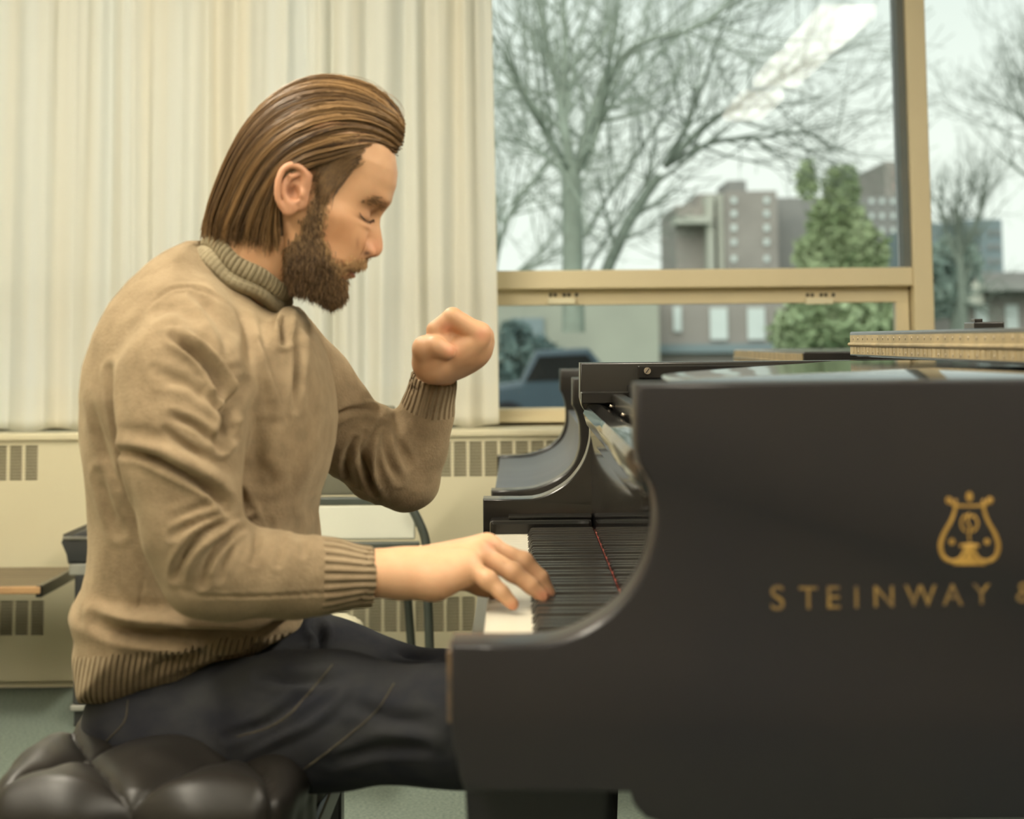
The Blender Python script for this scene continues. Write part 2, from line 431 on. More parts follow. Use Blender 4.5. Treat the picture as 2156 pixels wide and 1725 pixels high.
# ------------------------------------------------------------------ curtain
def curtain():
    yc = YH+.12; x0, x1 = -2.3, X(1046, 890, yc); z0, z1 = max(Z(500, 906, yc), hz+.008), 2.72
    nx, nz = 900, 60
    xs = np.linspace(x0, x1, nx); zs = np.linspace(z0, z1, nz)
    # irregular pleats: spacing drifts along the track
    r = np.random.default_rng(5); kn = [x0]
    marks = [X(p, 500, yc) for p in (-160, -60, 22, 92, 160, 232, 300, 375, 430, 492, 560, 640, 700, 775, 850, 900, 965, 1015)]
    kn = [x0-.1]+marks+[x1+.08]
    ph = np.interp(xs, kn, np.arange(len(kn))*1.0)
    amp = np.interp(ph, np.arange(len(kn)), r.uniform(.5, 1.15, len(kn)))
    g = .5-.5*np.cos(2*np.pi*ph)
    base = -.034*amp*np.power(g, .8)
    sec = .004*np.sin(2*np.pi*ph*1.7+1.2)+.0015*np.sin(2*np.pi*ph*3.1)
    V = []
    for j, z in enumerate(zs):
        f = (z-z0)/(z1-z0)
        x = xs+.010*np.sin(ph*2.1+f*2.0)*(1-f)+(xs > x1-.25)*(-.012*f)*(xs-(x1-.25))/.25
        sh = -.008*f*1.2*0
        y = yc+base*(1-.15*f)+sec*(.6+.8*np.sin(f*3+ph))-.004*np.sin(5*f+ph*1.7)
        V.append(np.stack([x+sh, y, np.full(nx, z)+(.006*np.sin(2*np.pi*ph*.5) if j == 0 else 0)], 1))
    V = np.array(V); idx = np.arange(nx*nz).reshape(nz, nx)
    f = np.stack([idx[:-1, :-1], idx[:-1, 1:], idx[1:, 1:], idx[1:, :-1]], -1).reshape(-1, 4)
    m, n, out = nt('cream_curtain_cloth')
    d = N(n, 'ShaderNodeBsdfDiffuse'); tr = N(n, 'ShaderNodeBsdfTranslucent'); mx = N(n, 'ShaderNodeMixShader')
    tc = N(n, 'ShaderNodeTexCoord'); mp = N(n, 'ShaderNodeMapping'); mp.inputs['Scale'].default_value = (9, 1, .25)
    no = N(n, 'ShaderNodeTexNoise'); no.inputs['Scale'].default_value = 1.0; no.inputs['Detail'].default_value = 2
    rr = N(n, 'ShaderNodeValToRGB'); rr.color_ramp.elements[0].position = .35; rr.color_ramp.elements[1].position = .65
    rr.color_ramp.elements[0].color = (.93, .94, .90, 1); rr.color_ramp.elements[1].color = (.94, .90, .79, 1)
    n.links.new(tc.outputs['Object'], mp.inputs[0]); n.links.new(mp.outputs[0], no.inputs[0]); n.links.new(no.outputs[0], rr.inputs[0])
    n.links.new(rr.outputs[0], d.inputs[0]); n.links.new(rr.outputs[0], tr.inputs[0]); mx.inputs[0].default_value = .5
    n.links.new(d.outputs[0], mx.inputs[1]); n.links.new(tr.outputs[0], mx.inputs[2]); n.links.new(mx.outputs[0], out.inputs[0])
    c = empty('curtain', ((x0+x1)/2, yc, z1), 'full length cream pleated curtain drawn over the left part of the window', 'curtain')
    me = arr_mesh('curtain_panel', V, f); o = link('curtain_panel', me, m, c)
    so = o.modifiers.new('s', 'SOLIDIFY'); so.thickness = .0012
    # doubled hem
    k = int((Z(60, 838, yc)-z0)/(z1-z0)*nz)+1
    Vh = V[:k+1].copy(); Vh[:, :, 1] += .006; idh = np.arange(nx*(k+1)).reshape(k+1, nx)
    fh = np.stack([idh[:-1, :-1], idh[:-1, 1:], idh[1:, 1:], idh[1:, :-1]], -1).reshape(-1, 4)
    link('curtain_hem', arr_mesh('curtain_hem', Vh, fh), m, c)
    MB().box(x0, x1+.1, yc-.02, yc+.01, 2.72, 2.75).build('curtain_track', M['lampbody'], c)
curtain()
# ------------------------------------------------------------------ ceiling lamps
def lamp(x, y0, label):
    e = empty('ceiling_lamp', (x, (y0+y0+1.2)/2, CE-.11), label, 'ceiling lamp', 'fluorescent ceiling lamps in rows')
    MB().box(x-.16, x+.16, y0, y0+1.2, CE-.04, CE, .006).build('lamp_housing', M['lampbody'], e)
    MB().box(x-.145, x+.145, y0+.015, y0+1.185, CE-.105, CE-.04, .012).build('lamp_diffuser', M['lamp'], e)
for x, n_ in ((1.72, 'right'), (-1.1, 'left')):
    for y0, w_ in ((-1.6, 'furthest from the window'), (.15, 'in the middle'), (1.55, 'second from the window'), (3.4, 'nearest the window')):
        if n_ == 'right' and w_ == 'nearest the window': continue
        lamp(x, y0, 'fluorescent ceiling lamp of the %s row, %s' % (n_, w_))
# ------------------------------------------------------------------ world
wd = bpy.data.worlds.new('overcast'); scn.world = wd; wd.use_nodes = True; wn = wd.node_tree; wn.nodes.clear()
wo = wn.nodes.new('ShaderNodeOutputWorld'); bg = wn.nodes.new('ShaderNodeBackground')
tc = wn.nodes.new('ShaderNodeTexCoord'); sp = wn.nodes.new('ShaderNodeSeparateXYZ'); ra = wn.nodes.new('ShaderNodeValToRGB')
no = wn.nodes.new('ShaderNodeTexNoise'); no.inputs['Scale'].default_value = 3; mxn = wn.nodes.new('ShaderNodeMath'); mxn.operation = 'MULTIPLY_ADD'
mxn.inputs[1].default_value = .12
wn.links.new(tc.outputs['Generated'], sp.inputs[0]); wn.links.new(tc.outputs['Generated'], no.inputs[0])
wn.links.new(no.outputs[0], mxn.inputs[0]); wn.links.new(sp.outputs[2], mxn.inputs[2]); wn.links.new(mxn.outputs[0], ra.inputs[0])
e = ra.color_ramp.elements; e[0].position = 0.0; e[0].color = (.80, .83, .76, 1); e[1].position = .45; e[1].color = (.50, .58, .56, 1)
x_ = ra.color_ramp.elements.new(.16); x_.color = (.80, .83, .76, 1)
wn.links.new(ra.outputs[0], bg.inputs[0]); bg.inputs[1].default_value = 1.25; wn.links.new(bg.outputs[0], wo.inputs[0])
scn.view_settings.view_transform = 'Standard'; scn.view_settings.look = 'None'; scn.view_settings.gamma = 1; scn.view_settings.exposure = 0.12
scn.view_settings.use_curve_mapping = False
scn.cycles.use_denoising = True; scn.cycles.max_bounces = 7; scn.cycles.diffuse_bounces = 3; scn.cycles.glossy_bounces = 4; scn.cycles.transparent_max_bounces = 8
scn.cycles.sample_clamp_indirect = 6; scn.cycles.caustics_reflective = False; scn.cycles.caustics_refractive = False

sl = bpy.data.lights.new('hazy_sun', 'SUN'); sl.energy = 2.2; sl.angle = math.radians(60); sl.color = (1, .98, .92)
so_ = bpy.data.objects.new('hazy_sun', sl); COL.objects.link(so_); so_.rotation_euler = (math.radians(55), 0, math.radians(-15))
# ------------------------------------------------------------------ grand piano (near)
D1, D1b, D2, D2b = 1.59, 1.66, 3.02, 3.09
def XZ(pts, d): return [(P(x, y, d)[0], P(x, y, d)[2]) for x, y in pts]
cheek_px = [(1340, 808), (1340, 950), (1350, 985), (1370, 1018), (1380, 1055), (1383, 1090), (1378, 1135), (1362, 1190), (1335, 1240), (1292, 1290), (1240, 1325), (1192, 1347), (1150, 1357), (1100, 1359), (950, 1359)]
prof = XZ(cheek_px, D1)
# smooth the curved part
sm_ = catmull(prof[1:13], 48)
prof_s = [prof[0]]+[tuple(p) for p in sm_]+prof[13:]
low = XZ([(950, 1525), (956, 1575), (968, 1640), (980, 1668), (1328, 1670), (1333, 1690), (1342, 1706), (1360, 1724), (1395, 1736)], D1)
RT = prof[0][1]               # rim top
X1 = 1.05
zb = low[-1][1]
ytr = lambda pts: pts
piano = empty('grand_piano', (.9, 2.34, 0), 'large black concert grand piano with gold lettering, played by the man', 'grand piano')
near = prof_s[::-1]; 
outline = [(X1, RT)]+prof_s+low+[(X1, zb)]
o = MB().prism(outline, D1, D1b, .004, 3).build('right_cheek', M['case'], piano); smooth_by_angle(o, 40)
# worn lighter edge of the cheek front
o = MB().box(low[0][0]-.0035, low[0][0]+.001, D1+.004, D1b-.004, low[0][1], prof_s[-1][1]-.006, .001).build('worn_edge', M['worn'], piano)
far = [(x, z) for x, z in outline]
farlow = [(prof_s[-1][0], low[3][1])]
o = MB().prism([(2.2, RT)]+prof_s+farlow+[(2.2, low[3][1])], D2, D2b, .003, 3).build('left_cheek', M['black'], piano); smooth_by_angle(o, 40)
# bent side of the rim
pathp = catmull([(X1-.01, D1+.035), (1.3, 1.66), (1.62, 1.88), (1.95, 2.22), (2.3, 2.42), (2.6, 2.56), (2.7, 2.75), (2.62, 2.95), (2.4, 3.05), (2.19, D2+.035)], 60)
bm = MB()
tt = np.gradient(pathp, axis=0); nn = np.stack([-tt[:, 1], tt[:, 0]], 1); nn /= np.linalg.norm(nn, axis=1, keepdims=True)
o_, i_ = pathp+nn*.035, pathp-nn*.035
vs = [[bm.bm.verts.new((*p, z)) for p in (q)] for q, z in ((o_, zb), (o_, RT), (i_, RT), (i_, zb))]
for k in range(59):
    for a in range(4): bm.bm.faces.new((vs[a][k], vs[a][k+1], vs[(a+1) % 4][k+1], vs[(a+1) % 4][k]))
bm.build('bent_rim', M['case'], piano, smooth=False)
# bottom board, keybed, key slip
plan = [(.02, D1b), (X1, D1b)]+[tuple(p) for p in i_[2:-2]]+[(2.2, D2), (.02, D2)]
MB().prism(plan, .66, .69, axis='z').build('bottom_board', M['dark'], piano)
xs_ = prof_s[-1][0]
o = MB().box(xs_+.004, xs_+.02, D1b, D2, .655, .708, .002).build('key_slip', M['black'], piano)
MB().box(xs_+.02, .14, D1b, D2, .66, .70).build('keybed', M['dark'], piano)
# keys
KW = 1.2272/52; y_tr = D1b+.069; zt = .73; xf, xk = -.0385, .121
o = MB().box(xs_+.012, .121, D2-.066, D2, .70, .752, .006).build('key_block', M['black'], piano)
MB().box(-.018, .121, D2-.05, D2, .752, .757, .0015).build('block_cap', M['black'], piano)
o = MB().box(xs_+.012, .121, D1b, D1b+.066, .70, .752, .006).build('key_block', M['black'], piano)
c = P(1075, 1086, D2-.04); MB().cyl((-.005, D2-.035, .752), (-.005, D2-.035, .7545), .008).build('block_screw', M['steel'], piano)
def key_mesh(w, x0, x1, z0, z1, bev):
    return MB().box(x0, x1, -w/2, w/2, z0, z1, bev)
wk = None; bk = None
notes = []   # from treble C8 downwards
midi = 108; wi = 0
whites = {0, 2, 4, 5, 7, 9, 11}
down = {}
while midi >= 21:
    if midi % 12 in whites:
        y = y_tr+KW*(wi+.5); nm = 'white_key'
        if wk is None:
            wk = MB().box(xf, xk, -KW/2+.0008, KW/2-.0008, zt-.022, zt, .0012).box(xf-.0015, xf+.003, -KW/2+.0008, KW/2-.0008, zt-.004, zt, .001).build(nm, M['ivory'], piano)
            o = wk; basel = Vector(o.location)
        else: o = wk.copy(); COL.objects.link(o)
        o.location = basel+Vector((0, y, 0)); notes.append((midi, y, o)); wi += 1
    else:
        y = y_tr+KW*wi
        if bk is None:
            m_ = bmesh.new()
            bk = MB()
            z0, z1 = zt-.004, zt+.0125
            v = [(.011, z0), (.019, z1), (xk, z1), (xk, z0)]
            bk.prism(v, -.0055, .0055)
            for vt in bk.bm.verts:
                if vt.co.z > zt+.01: vt.co.y *= .80
            bmesh.ops.bevel(bk.bm, geom=[e for e in bk.bm.edges], offset=.0012, segments=2, affect='EDGES')
            bk = bk.build('black_key', M['ebony'], piano); o = bk
        else: o = bk.copy(); COL.objects.link(o)
        o.location = basel+Vector((0, y+{1: .0015, 3: -.0015, 6: .002, 8: 0, 10: -.002}[midi % 12], 0)); notes.append((midi, y, o))
    midi -= 1
# felt strip and fallboard
f_ = MB().box(xk-.007, xk+.001, D1b+.01, D2-.004, zt, zt+.0055, .001)
f_.build('name_board_felt', M['red'], piano)
d_ = MB()
for k in range(52): d_.box(xk-.0085, xk-.003, y_tr+KW*k+.004, y_tr+KW*k+.013, zt, zt+.0068, .001)
d_.build('felt_bushing', mat('off_white_felt', (.6, .5, .42), .9, col2=(.55, .44, .36), nscale=90), piano)
fb = MB().prism([(xk+.002, zt+.0005), (xk+.002, zt+.15), (xk+.000, zt+.180), (xk+.016, zt+.182), (xk+.02, zt+.0005)], D1b+.002, D2-.002, .0015).build('fallboard', M['gloss'], piano)
o = MB().prism([(.116, .905), (.110, .925), (.116, .938), (.135, .942), (.150, .936), (.150, .905)], D1b+.002, D2-.003, .003, 3).build('fallboard_lip', M['gloss'], piano); smooth_by_angle(o, 50)
r_ = MB().box(.158, .178, D1b+.002, D2-.003, .900, .958, .003)
r_.box(.185, .20, D1b+.002, D2-.004, .900, .972, .003)
o = r_.build('music_desk_rail', M['black'], piano); smooth_by_angle(o, 50)
for k in range(4): MB().cyl((.152, D2-.12-k*.33, .938), (.154, D2-.12-k*.33, .942), .004).build('rail_screw', M['steel'], piano)
MB().box(.2, .6, D1b+.002, D2-.002, .93, .945).build('wrest_plank_cover', M['dark'], piano)
# side ledge with screw on the far cheek
lx0, lx1 = X(1343, 780, D2-.02), .62
MB().box(lx0, lx1, D2-.026, D2, Z(1400, 797, D2-.02), Z(1400, 770, D2-.02), .002).build('lid_ledge', M['black'], piano)
c = P(1363, 781, D2-.028); MB().cyl((c[0], D2-.030, c[2]), (c[0], D2-.024, c[2]), .0058).build('ledge_screw', M['steel'], piano)
MB().box(c[0]-.005, c[0]+.005, D2-.0312, D2-.0295, c[2]-.0007, c[2]+.0007, rot=Matrix.Rotation(-.9, 3, 'Y')).build('screw_slot', M['dark'], piano)
MB().box(X(1222, 840, D2), .2, D2-.05, D2, Z(1230, 836, D2)-.01, Z(1230, 824, D2), .002).build('cheek_cap', M['black'], piano)
# folded music desk lying flat
zm = 1.0098
desk = [(.142, D1b+.004), (.165, 2.0), (.245, 2.25), (.346, 2.51), (.444, 2.74), (.53, D2-.035), (1.0, D2-.035), (1.0, D1b+.004)]
dp = catmull(desk[:6], 24); desk = [tuple(p) for p in dp]+desk[6:]
o = MB().prism(desk, zm-.012, zm, .002, axis='z').build('music_desk', M['gloss'], piano); smooth_by_angle(o)
# lid, folded front flap and its long hinge
XH = .583; zl0, zl1, zl2 = RT+.006, RT+.027, RT+.049
lidp = [(XH, D1-.01), (X1, D1-.01)]+[tuple(p) for p in (pathp+nn*.045)[2:-2]]+[(2.2, D2b+.01), (XH, D2b+.01)]
o = MB().prism(lidp, zl0, zl1, .002, axis='z').build('main_lid', M['black'], piano)
o = MB().box(XH, XH+.46, D1-.01, D2b+.01, zl1+.0005, zl2, .003).build('front_lid_flap', M['black'], piano)
h_ = MB().box(XH-.0025, XH, D1+.01, D2b-.005, zl0+.004, zl1-.003).box(XH-.0025, XH, D1+.01, D2b-.005, zl1+.003, zl2-.006)
yy = D1+.03
while yy < D2b-.02: h_.box(XH-.0031, XH-.0024, yy, yy+.0015, zl0+.005, zl1-.004); yy += .026
h_.tube([(XH-.003, D1+.01, zl1), (XH-.003, D2b-.002, zl1)], .0034, 10)
hin = h_.build('lid_hinge', M['brass'], piano); smooth_by_angle(hin, 50)
yy = D1+.03; scr = None
while yy < D2b-.02:
    for zz_ in (zl2-.012, zl0+.008):
        if scr is None: scr = MB().ball((XH-.0022, 0, 0), .0030, (.35, 1, 1), 8).build('hinge_screw', M['steel'], piano); o = scr; b0_ = Vector(scr.location)
        else: o = scr.copy(); COL.objects.link(o)
        o.location = b0_+Vector((0, yy, zz_))
    yy += .041
c = P(2072, 696, 2.6)
MB().box(c[0]-.022, c[0]+.022, 2.57, 2.63, zl2, zl2+.011, .002).box(c[0]-.016, c[0]-.004, 2.59, 2.61, zl2+.011, zl2+.016, .001).build('lid_lock', M['black'], piano)
# legs, lyre
def pleg(x, y, nm='piano_leg'):
    l = MB(); b_ = bmesh.new()
    w0, w1 = .068, .042
    v0 = [b_.verts.new((x+sx*w0, y+sy*w0, .66)) for sx, sy in ((-1, -1), (1, -1), (1, 1), (-1, 1))]
    v1 = [b_.verts.new((x+sx*w1, y+sy*w1, .10)) for sx, sy in ((-1, -1), (1, -1), (1, 1), (-1, 1))]
    b_.faces.new(v0); b_.faces.new(v1[::-1])
    for k in range(4): b_.faces.new((v0[k], v1[k], v1[(k+1) % 4], v0[(k+1) % 4]))
    bmesh.ops.bevel(b_, geom=b_.edges[:], offset=.006, segments=2, affect='EDGES'); l.add(b_)
    l.box(x-.055, x+.055, y-.055, y+.055, .085, .115, .004)
    lo = l.build(nm, M['case'], piano)
    cs = MB().cyl((x-.018, y, .04), (x+.018, y, .04), .04, 20).box(x-.026, x+.026, y-.02, y+.02, .045, .09, .004).build('caster', M['brass'], lo)
pleg(X(1128, 1700, 1.76), 1.76); pleg(.10, 2.92); pleg(2.2, 2.75)
l_ = MB()
for sy in (-.07, .07):
    l_.tube([(.42, 2.34+sy, .66), (.42, 2.34+sy*1.5, .45), (.42, 2.34+sy*1.2, .2), (.42, 2.34+sy, .12)], .014, 10)
l_.box(.36, .46, 2.2, 2.48, .08, .135, .01)
ly = l_.build('pedal_lyre', M['black'], piano)
for k in (-.06, 0, .06): MB().box(.24, .37, 2.34+k-.012, 2.34+k+.012, .085, .092, .003).build('pedal', M['brass'], ly)
# gold lettering and lyre crest on the side
yl = D1-.0008
def tx(s, px, py_, hpx, mat_, rot=-.01):
    p = P(px, py_, D1); size = hpx*D1/FPX/.70
    mw = Matrix.Translation((p[0], yl, p[2])) @ Matrix.Rotation(-rot, 4, 'Y') @ Matrix.Rotation(math.pi/2, 4, 'X')
    me = text_mesh(s, size, .0003, 'letter', mat_, piano, mw)
    return me
L = [('S', 1620, 1284, 50), ('T', 1682, 1282, 46), ('E', 1737, 1281, 46), ('I', 1795, 1280, 45), ('N', 1836, 1278, 44), ('W', 1905, 1276, 44), ('A', 1985, 1274, 43), ('Y', 2048, 1272, 42),
     ('&', 2138, 1268, 42), ('S', 2222, 1266, 42), ('O', 2284, 1264, 42), ('N', 2352, 1262, 42), ('S', 2420, 1260, 42)]
for ch, x, y, h in L: tx(ch, x, y, h, M['goldworn'])
def q3(px, py): p = P(px, py, D1); return (p[0], yl, p[2])
g = MB()
def gtube(pts, r, n=30):
    c_ = catmull([q3(*p) for p in pts], n); R_ = [max(.0006, v) for v in np.interp(np.linspace(0, 1, n), np.linspace(0, 1, len(r)), r)]
    g.tube([tuple(v) for v in c_], R_, 8)
s1 = D1/FPX
for sg in (1, -1):
    cx = 2041
    m_ = lambda pts: [(cx+sg*(x-cx), y) for x, y in pts]
    gtube(m_([(2070, 1052), (2072, 1075), (2080, 1098), (2095, 1125), (2102, 1150), (2096, 1172), (2080, 1182), (2063, 1178), (2052, 1165)]), [3*s1, 3.2*s1, 3.5*s1, 4.2*s1, 4.6*s1, 4.5*s1, 4*s1, 3.4*s1, 2.6*s1])
    gtube(m_([(2066, 1068), (2076, 1062), (2082, 1052)]), [2.5*s1, 3.4*s1, 3*s1], 10)
    for (bx, by, br) in ((2084, 1054, 7), (2078, 1141, 6)):
        c_ = q3(cx+sg*(bx-cx), by); g.ball(c_, br*s1, (1, .15, 1.1), 12)
    gtube(m_([(2047, 1120), (2056, 1112), (2058, 1098), (2050, 1086), (2043, 1090)]), [2.2*s1]*3, 16)
    gtube(m_([(2041, 1150), (2050, 1160), (2066, 1188)]), [5*s1, 4*s1, 3*s1], 10)
gtube([(2012, 1065), (2041, 1066), (2070, 1065)], [2.5*s1]*3, 8)
gtube([(2041, 1080), (2036, 1096), (2043, 1112), (2040, 1128), (2042, 1140)], [2.2*s1]*3, 14)
gtube([(2020, 1150), (2041, 1148), (2062, 1150)], [3*s1, 4*s1, 3*s1], 10)
g.ball(q3(2041, 1046), 8*s1, (.9, .15, 1.3), 12)
g.prism([(q3(2006, 1190)[0], q3(2006, 1190)[2]), (q3(2010, 1183)[0], q3(2010, 1183)[2]), (q3(2034, 1172)[0], q3(2034, 1172)[2]), (q3(2037, 1152)[0], q3(2037, 1152)[2]),
         (q3(2045, 1152)[0], q3(2045, 1152)[2]), (q3(2048, 1172)[0], q3(2048, 1172)[2]), (q3(2072, 1183)[0], q3(2072, 1183)[2]), (q3(2076, 1190)[0], q3(2076, 1190)[2])], D1-.0014, D1+.001)
for v in g.bm.verts: v.co.y = D1-.0002+max(-.0012, min(.001, (v.co.y-yl)*.3))
g.build('lyre_emblem', M['gold'], piano)
# ------------------------------------------------------------------ second grand piano
E1, E1b, E2, E2b = 4.0, 4.07, 5.18, 5.25
p2 = empty('grand_piano', (1.0, 4.6, 0), 'smaller black grand piano with closed key cover behind the first, by the window', 'grand piano')
c2 = [(1205, 796), (1205, 853), (1213, 868), (1219, 890), (1221, 914), (1220, 940), (1212, 968), (1197, 990), (1168, 1011), (1126, 1027), (1090, 1032), (1034, 1033)]
pr2 = XZ(c2, E1); ps2 = [pr2[0]]+[tuple(p) for p in catmull(pr2[1:11], 40)]+[pr2[11]]
RT2 = pr2[0][1]
for a, b_, nm in ((E1, E1b, 'right_cheek'), (E2, E2b, 'left_cheek')):
    xx = 2.0 if nm == 'left_cheek' else 1.2
    o = MB().prism([(xx, RT2)]+ps2+[(ps2[-1][0], .60), (xx, .60)], a, b_, .004, 3).build(nm, M['black'], p2); smooth_by_angle(o, 40)
ins = [(x+.008, z-.006) for x, z in ps2[12:]]
o = MB().prism(ins+[(ins[-1][0], .60), (.3, .60), (.3, ins[0][1])], E1b+.001, E2-.001, .001).build('key_cover', M['satin'], p2); smooth_by_angle(o, 30)
w2 = catmull([(1.19, E1+.035), (1.45, 4.15), (1.75, 4.5), (2.05, 4.75), (2.25, 4.95), (2.2, 5.15), (1.99, E2+.035)], 30)
t2 = np.gradient(w2, axis=0); n2 = np.stack([-t2[:, 1], t2[:, 0]], 1); n2 /= np.linalg.norm(n2, axis=1, keepdims=True)
bm = MB(); oo, ii = w2+n2*.035, w2-n2*.035
vs = [[bm.bm.verts.new((*p, z)) for p in q] for q, z in ((oo, .6), (oo, RT2), (ii, RT2), (ii, .6))]
for k in range(29):
    for a in range(4): bm.bm.faces.new((vs[a][k], vs[a][k+1], vs[(a+1) % 4][k+1], vs[(a+1) % 4][k]))
bm.build('bent_rim', M['black'], p2)
XH2 = X(1690, 748, E1)
z20 = RT2+.004; z22 = Z(1690, 741, E1); z21 = (z20+z22)/2
MB().prism([(XH2, E1-.01), (1.2, E1-.01)]+[tuple(p) for p in (w2+n2*.04)[1:-1]]+[(2.0, E2b+.01), (XH2, E2b+.01)], z20, z21, .002, axis='z').build('main_lid', M['black'], p2)
MB().box(XH2, XH2+.4, E1-.01, E2b+.01, z21, z22, .003).build('front_lid_flap', M['black'], p2)
hb = MB().box(XH2-.003, XH2, E1, E2b, z20+.006, z21-.003).box(XH2-.003, XH2, E1, E2b, z21+.003, z22-.004).tube([(XH2-.003, E1, z21), (XH2-.003, E2b, z21)], .003, 8)
yy = E1+.02
while yy < E2b: hb.box(XH2-.0042, XH2-.003, yy, yy+.004, z20+.008, z22-.006); yy += .03
hb.build('lid_hinge', M['brass'], p2)
MB().box(.3, XH2, E1b, E2, .9, .915).build('music_desk', M['black'], p2)
for x, y in ((.12, 4.1), (.12, 5.12), (1.9, 5.0)):
    MB().box(x-.045, x+.045, y-.045, y+.045, .07, .60, .01).build('piano_leg', M['black'], p2)
    MB().cyl((x-.02, y, .035), (x+.02, y, .035), .035, 16).box(x-.022, x+.022, y-.015, y+.015, .03, .075).build('caster', M['brass'], p2)
MB().box(ps2[-1][0]+.02, .3, E1b, E2, .60, .64).build('keybed', M['dark'], p2)
# ------------------------------------------------------------------ tufted piano bench
def tufted_bench():
    x0, x1, y0, y1, zt_ = -.600, -.246, 1.93, 2.75, .582
    R = .045
    b = empty('piano_bench', ((x0+x1)/2, (y0+y1)/2, 0), 'black tufted leather piano bench the man sits on', 'bench')
    ix0, ix1, iy0, iy1 = x0+R, x1-R, y0+R, y1-R
    side = .085; ext = R*math.pi/2+side
    us = np.concatenate([ix0-np.linspace(ext, 0, 26)[:-1], np.linspace(ix0, ix1, 90), ix1+np.linspace(0, ext, 26)[1:]])
    vs_ = np.concatenate([iy0-np.linspace(ext, 0, 26)[:-1], np.linspace(iy0, iy1, 200), iy1+np.linspace(0, ext, 26)[1:]])
    U, Vv = np.meshgrid(us, vs_)
    cx = np.clip(U, ix0, ix1); cy = np.clip(Vv, iy0, iy1)
    ox, oy = U-cx, Vv-cy
    L = np.maximum(np.abs(ox), np.abs(oy))  # square extension
    nrm = np.sqrt(ox**2+oy**2)+1e-9; dx, dy = ox/nrm, oy/nrm
    an = np.minimum(L/R, math.pi/2); dn = np.maximum(0, L-R*math.pi/2)
    hx, hz_ = R*np.sin(an), -R*(1-np.cos(an))-dn
    xx, yy, zz = cx+dx*hx, cy+dy*hx, zt_+hz_
    a, bb = .177, .41
    xc, yc = (x0+x1)/2, y0
    fx = np.clip(xx, x0+.0, x1)-xc; fy = np.clip(yy, y0, y1)-yc
    u = fx/a+fy/bb; v = fx/a-fy/bb
    pil = np.sqrt(np.abs(np.sin(np.pi*u)*np.sin(np.pi*v))+1e-6)
    pil = pil**.75
    onside = np.clip(dn/.02, 0, 1)
    # on the sides only the vertical pleats remain
    vert = np.abs(np.sin(np.pi*np.where(np.abs(oy) >= np.abs(ox), fx/a, fy/bb)))**.45
    amp = .030*pil*(1-onside)+(.022*vert)*onside
    nx_, ny_, nz_ = dx*np.sin(an), dy*np.sin(an), np.cos(an)
    wr = .0018*np.sin(60*xx+22*yy)*np.sin(45*yy-18*zz)
    am = amp-.028+wr
    xx = xx+nx_*am; yy = yy+ny_*am; zz = zz+nz_*am
    V = np.stack([xx, yy, zz], -1); ny, nx = U.shape; idx = np.arange(nx*ny).reshape(ny, nx)
    f = np.stack([idx[:-1, :-1], idx[:-1, 1:], idx[1:, 1:], idx[1:, :-1]], -1).reshape(-1, 4)
    link('tufted_cushion', arr_mesh('tufted_cushion', V, f), M['leather'], b)
    for yb in (y0+bb, ):
        MB().ball((xc, yb, zt_-.026), .009, (1, 1, .4), 12).build('button', M['leather'], b)
    for yb in (y0+bb*.5, y0+bb*1.5):
        for sx in (-.5, .5): MB().ball((xc+sx*a, yb, zt_-.026), .009, (1, 1, .4), 12).build('button', M['leather'], b)
    MB().box(x0+.01, x1-.01, y0+.01, y1-.01, .41, .452, .006).build('bench_frame', M['case'], b)
    for sx in (x0+.045, x1-.045):
        for sy in (y0+.06, y1-.06): MB().box(sx-.025, sx+.025, sy-.025, sy+.025, 0, .415, .004).build('leg', M['case'], b)
    MB().cyl((xc, y0-.02, .43), (xc, y0+.02, .43), .022, 20).build('height_knob', M['case'], b)
tufted_bench()
# ------------------------------------------------------------------ low slatted bench, left
d_f, d_b = 4.98, 5.42
z_t = P(60, 1236, d_f)[2]
lb = empty('slatted_bench', (-1.75, 5.2, 0), 'low brown slatted wooden bench at the left edge beside the radiator', 'bench')
xr_ = X(82, 1245, d_f)
for k in range(8):
    y = d_f+.012+k*(d_b-d_f-.012)/8
    MB().box(-2.5, xr_, y, y+.048, z_t-.014, z_t, .002).build('slat', M['wood'], lb)
MB().box(-2.5, xr_+.004, d_f-.004, d_f+.012, z_t-.020, z_t+.001, .004).build('front_edge', M['edge'], lb)
MB().box(xr_-.01, xr_+.008, d_f, d_b, z_t-.03, z_t+.003, .003).build('end_rail', M['black'], lb)
for x in (-2.35,):
    for y in (d_f+.06, d_b-.06): MB().box(x-.02, x+.02, y-.02, y+.02, 0, z_t-.014, .002).build('leg', M['black'], lb)
MB().box(-1.72, -1.69, d_f+.05, d_f+.08, 0, z_t-.014, .002).build('leg', M['black'], lb)
MB().box(-1.72, -1.69, d_b-.08, d_b-.05, 0, z_t-.014, .002).build('leg', M['black'], lb)
# ------------------------------------------------------------------ black vinyl chair behind the man
dc = 4.95
xa, xb = X(133, 1150, dc), X(600, 1150, dc)
vc = empty('lounge_chair', ((xa+xb)/2, 5.15, 0), 'black vinyl chair with metal rail, half hidden behind the man by the radiator', 'chair')
zc0, zc1 = Z(150, 1188, dc), Z(150, 1106, dc)
o = MB().prism([(xa+.012, zc0), (xa-.004, zc0+.08), (xa+.0, zc1-.035), (xa+.05, zc1-.018), (xa+.14, zc1), (xb-.14, zc1), (xb-.04, zc1-.015), (xb, zc1-.04), (xb-.01, zc0)], dc, 5.38, .01, 3).build('cushion', M['vinyl'], vc); smooth_by_angle(o, 35)
MB().tube([(xa+.0, dc-.002, zc1-.036), (xb, dc-.002, zc1-.036)], .005, 8).build('piping', M['metal'], vc)
MB().box(xa+.015, xb-.015, dc+.005, 5.36, zc0-.032, zc0, .004).build('seat_rail', M['metal'], vc)
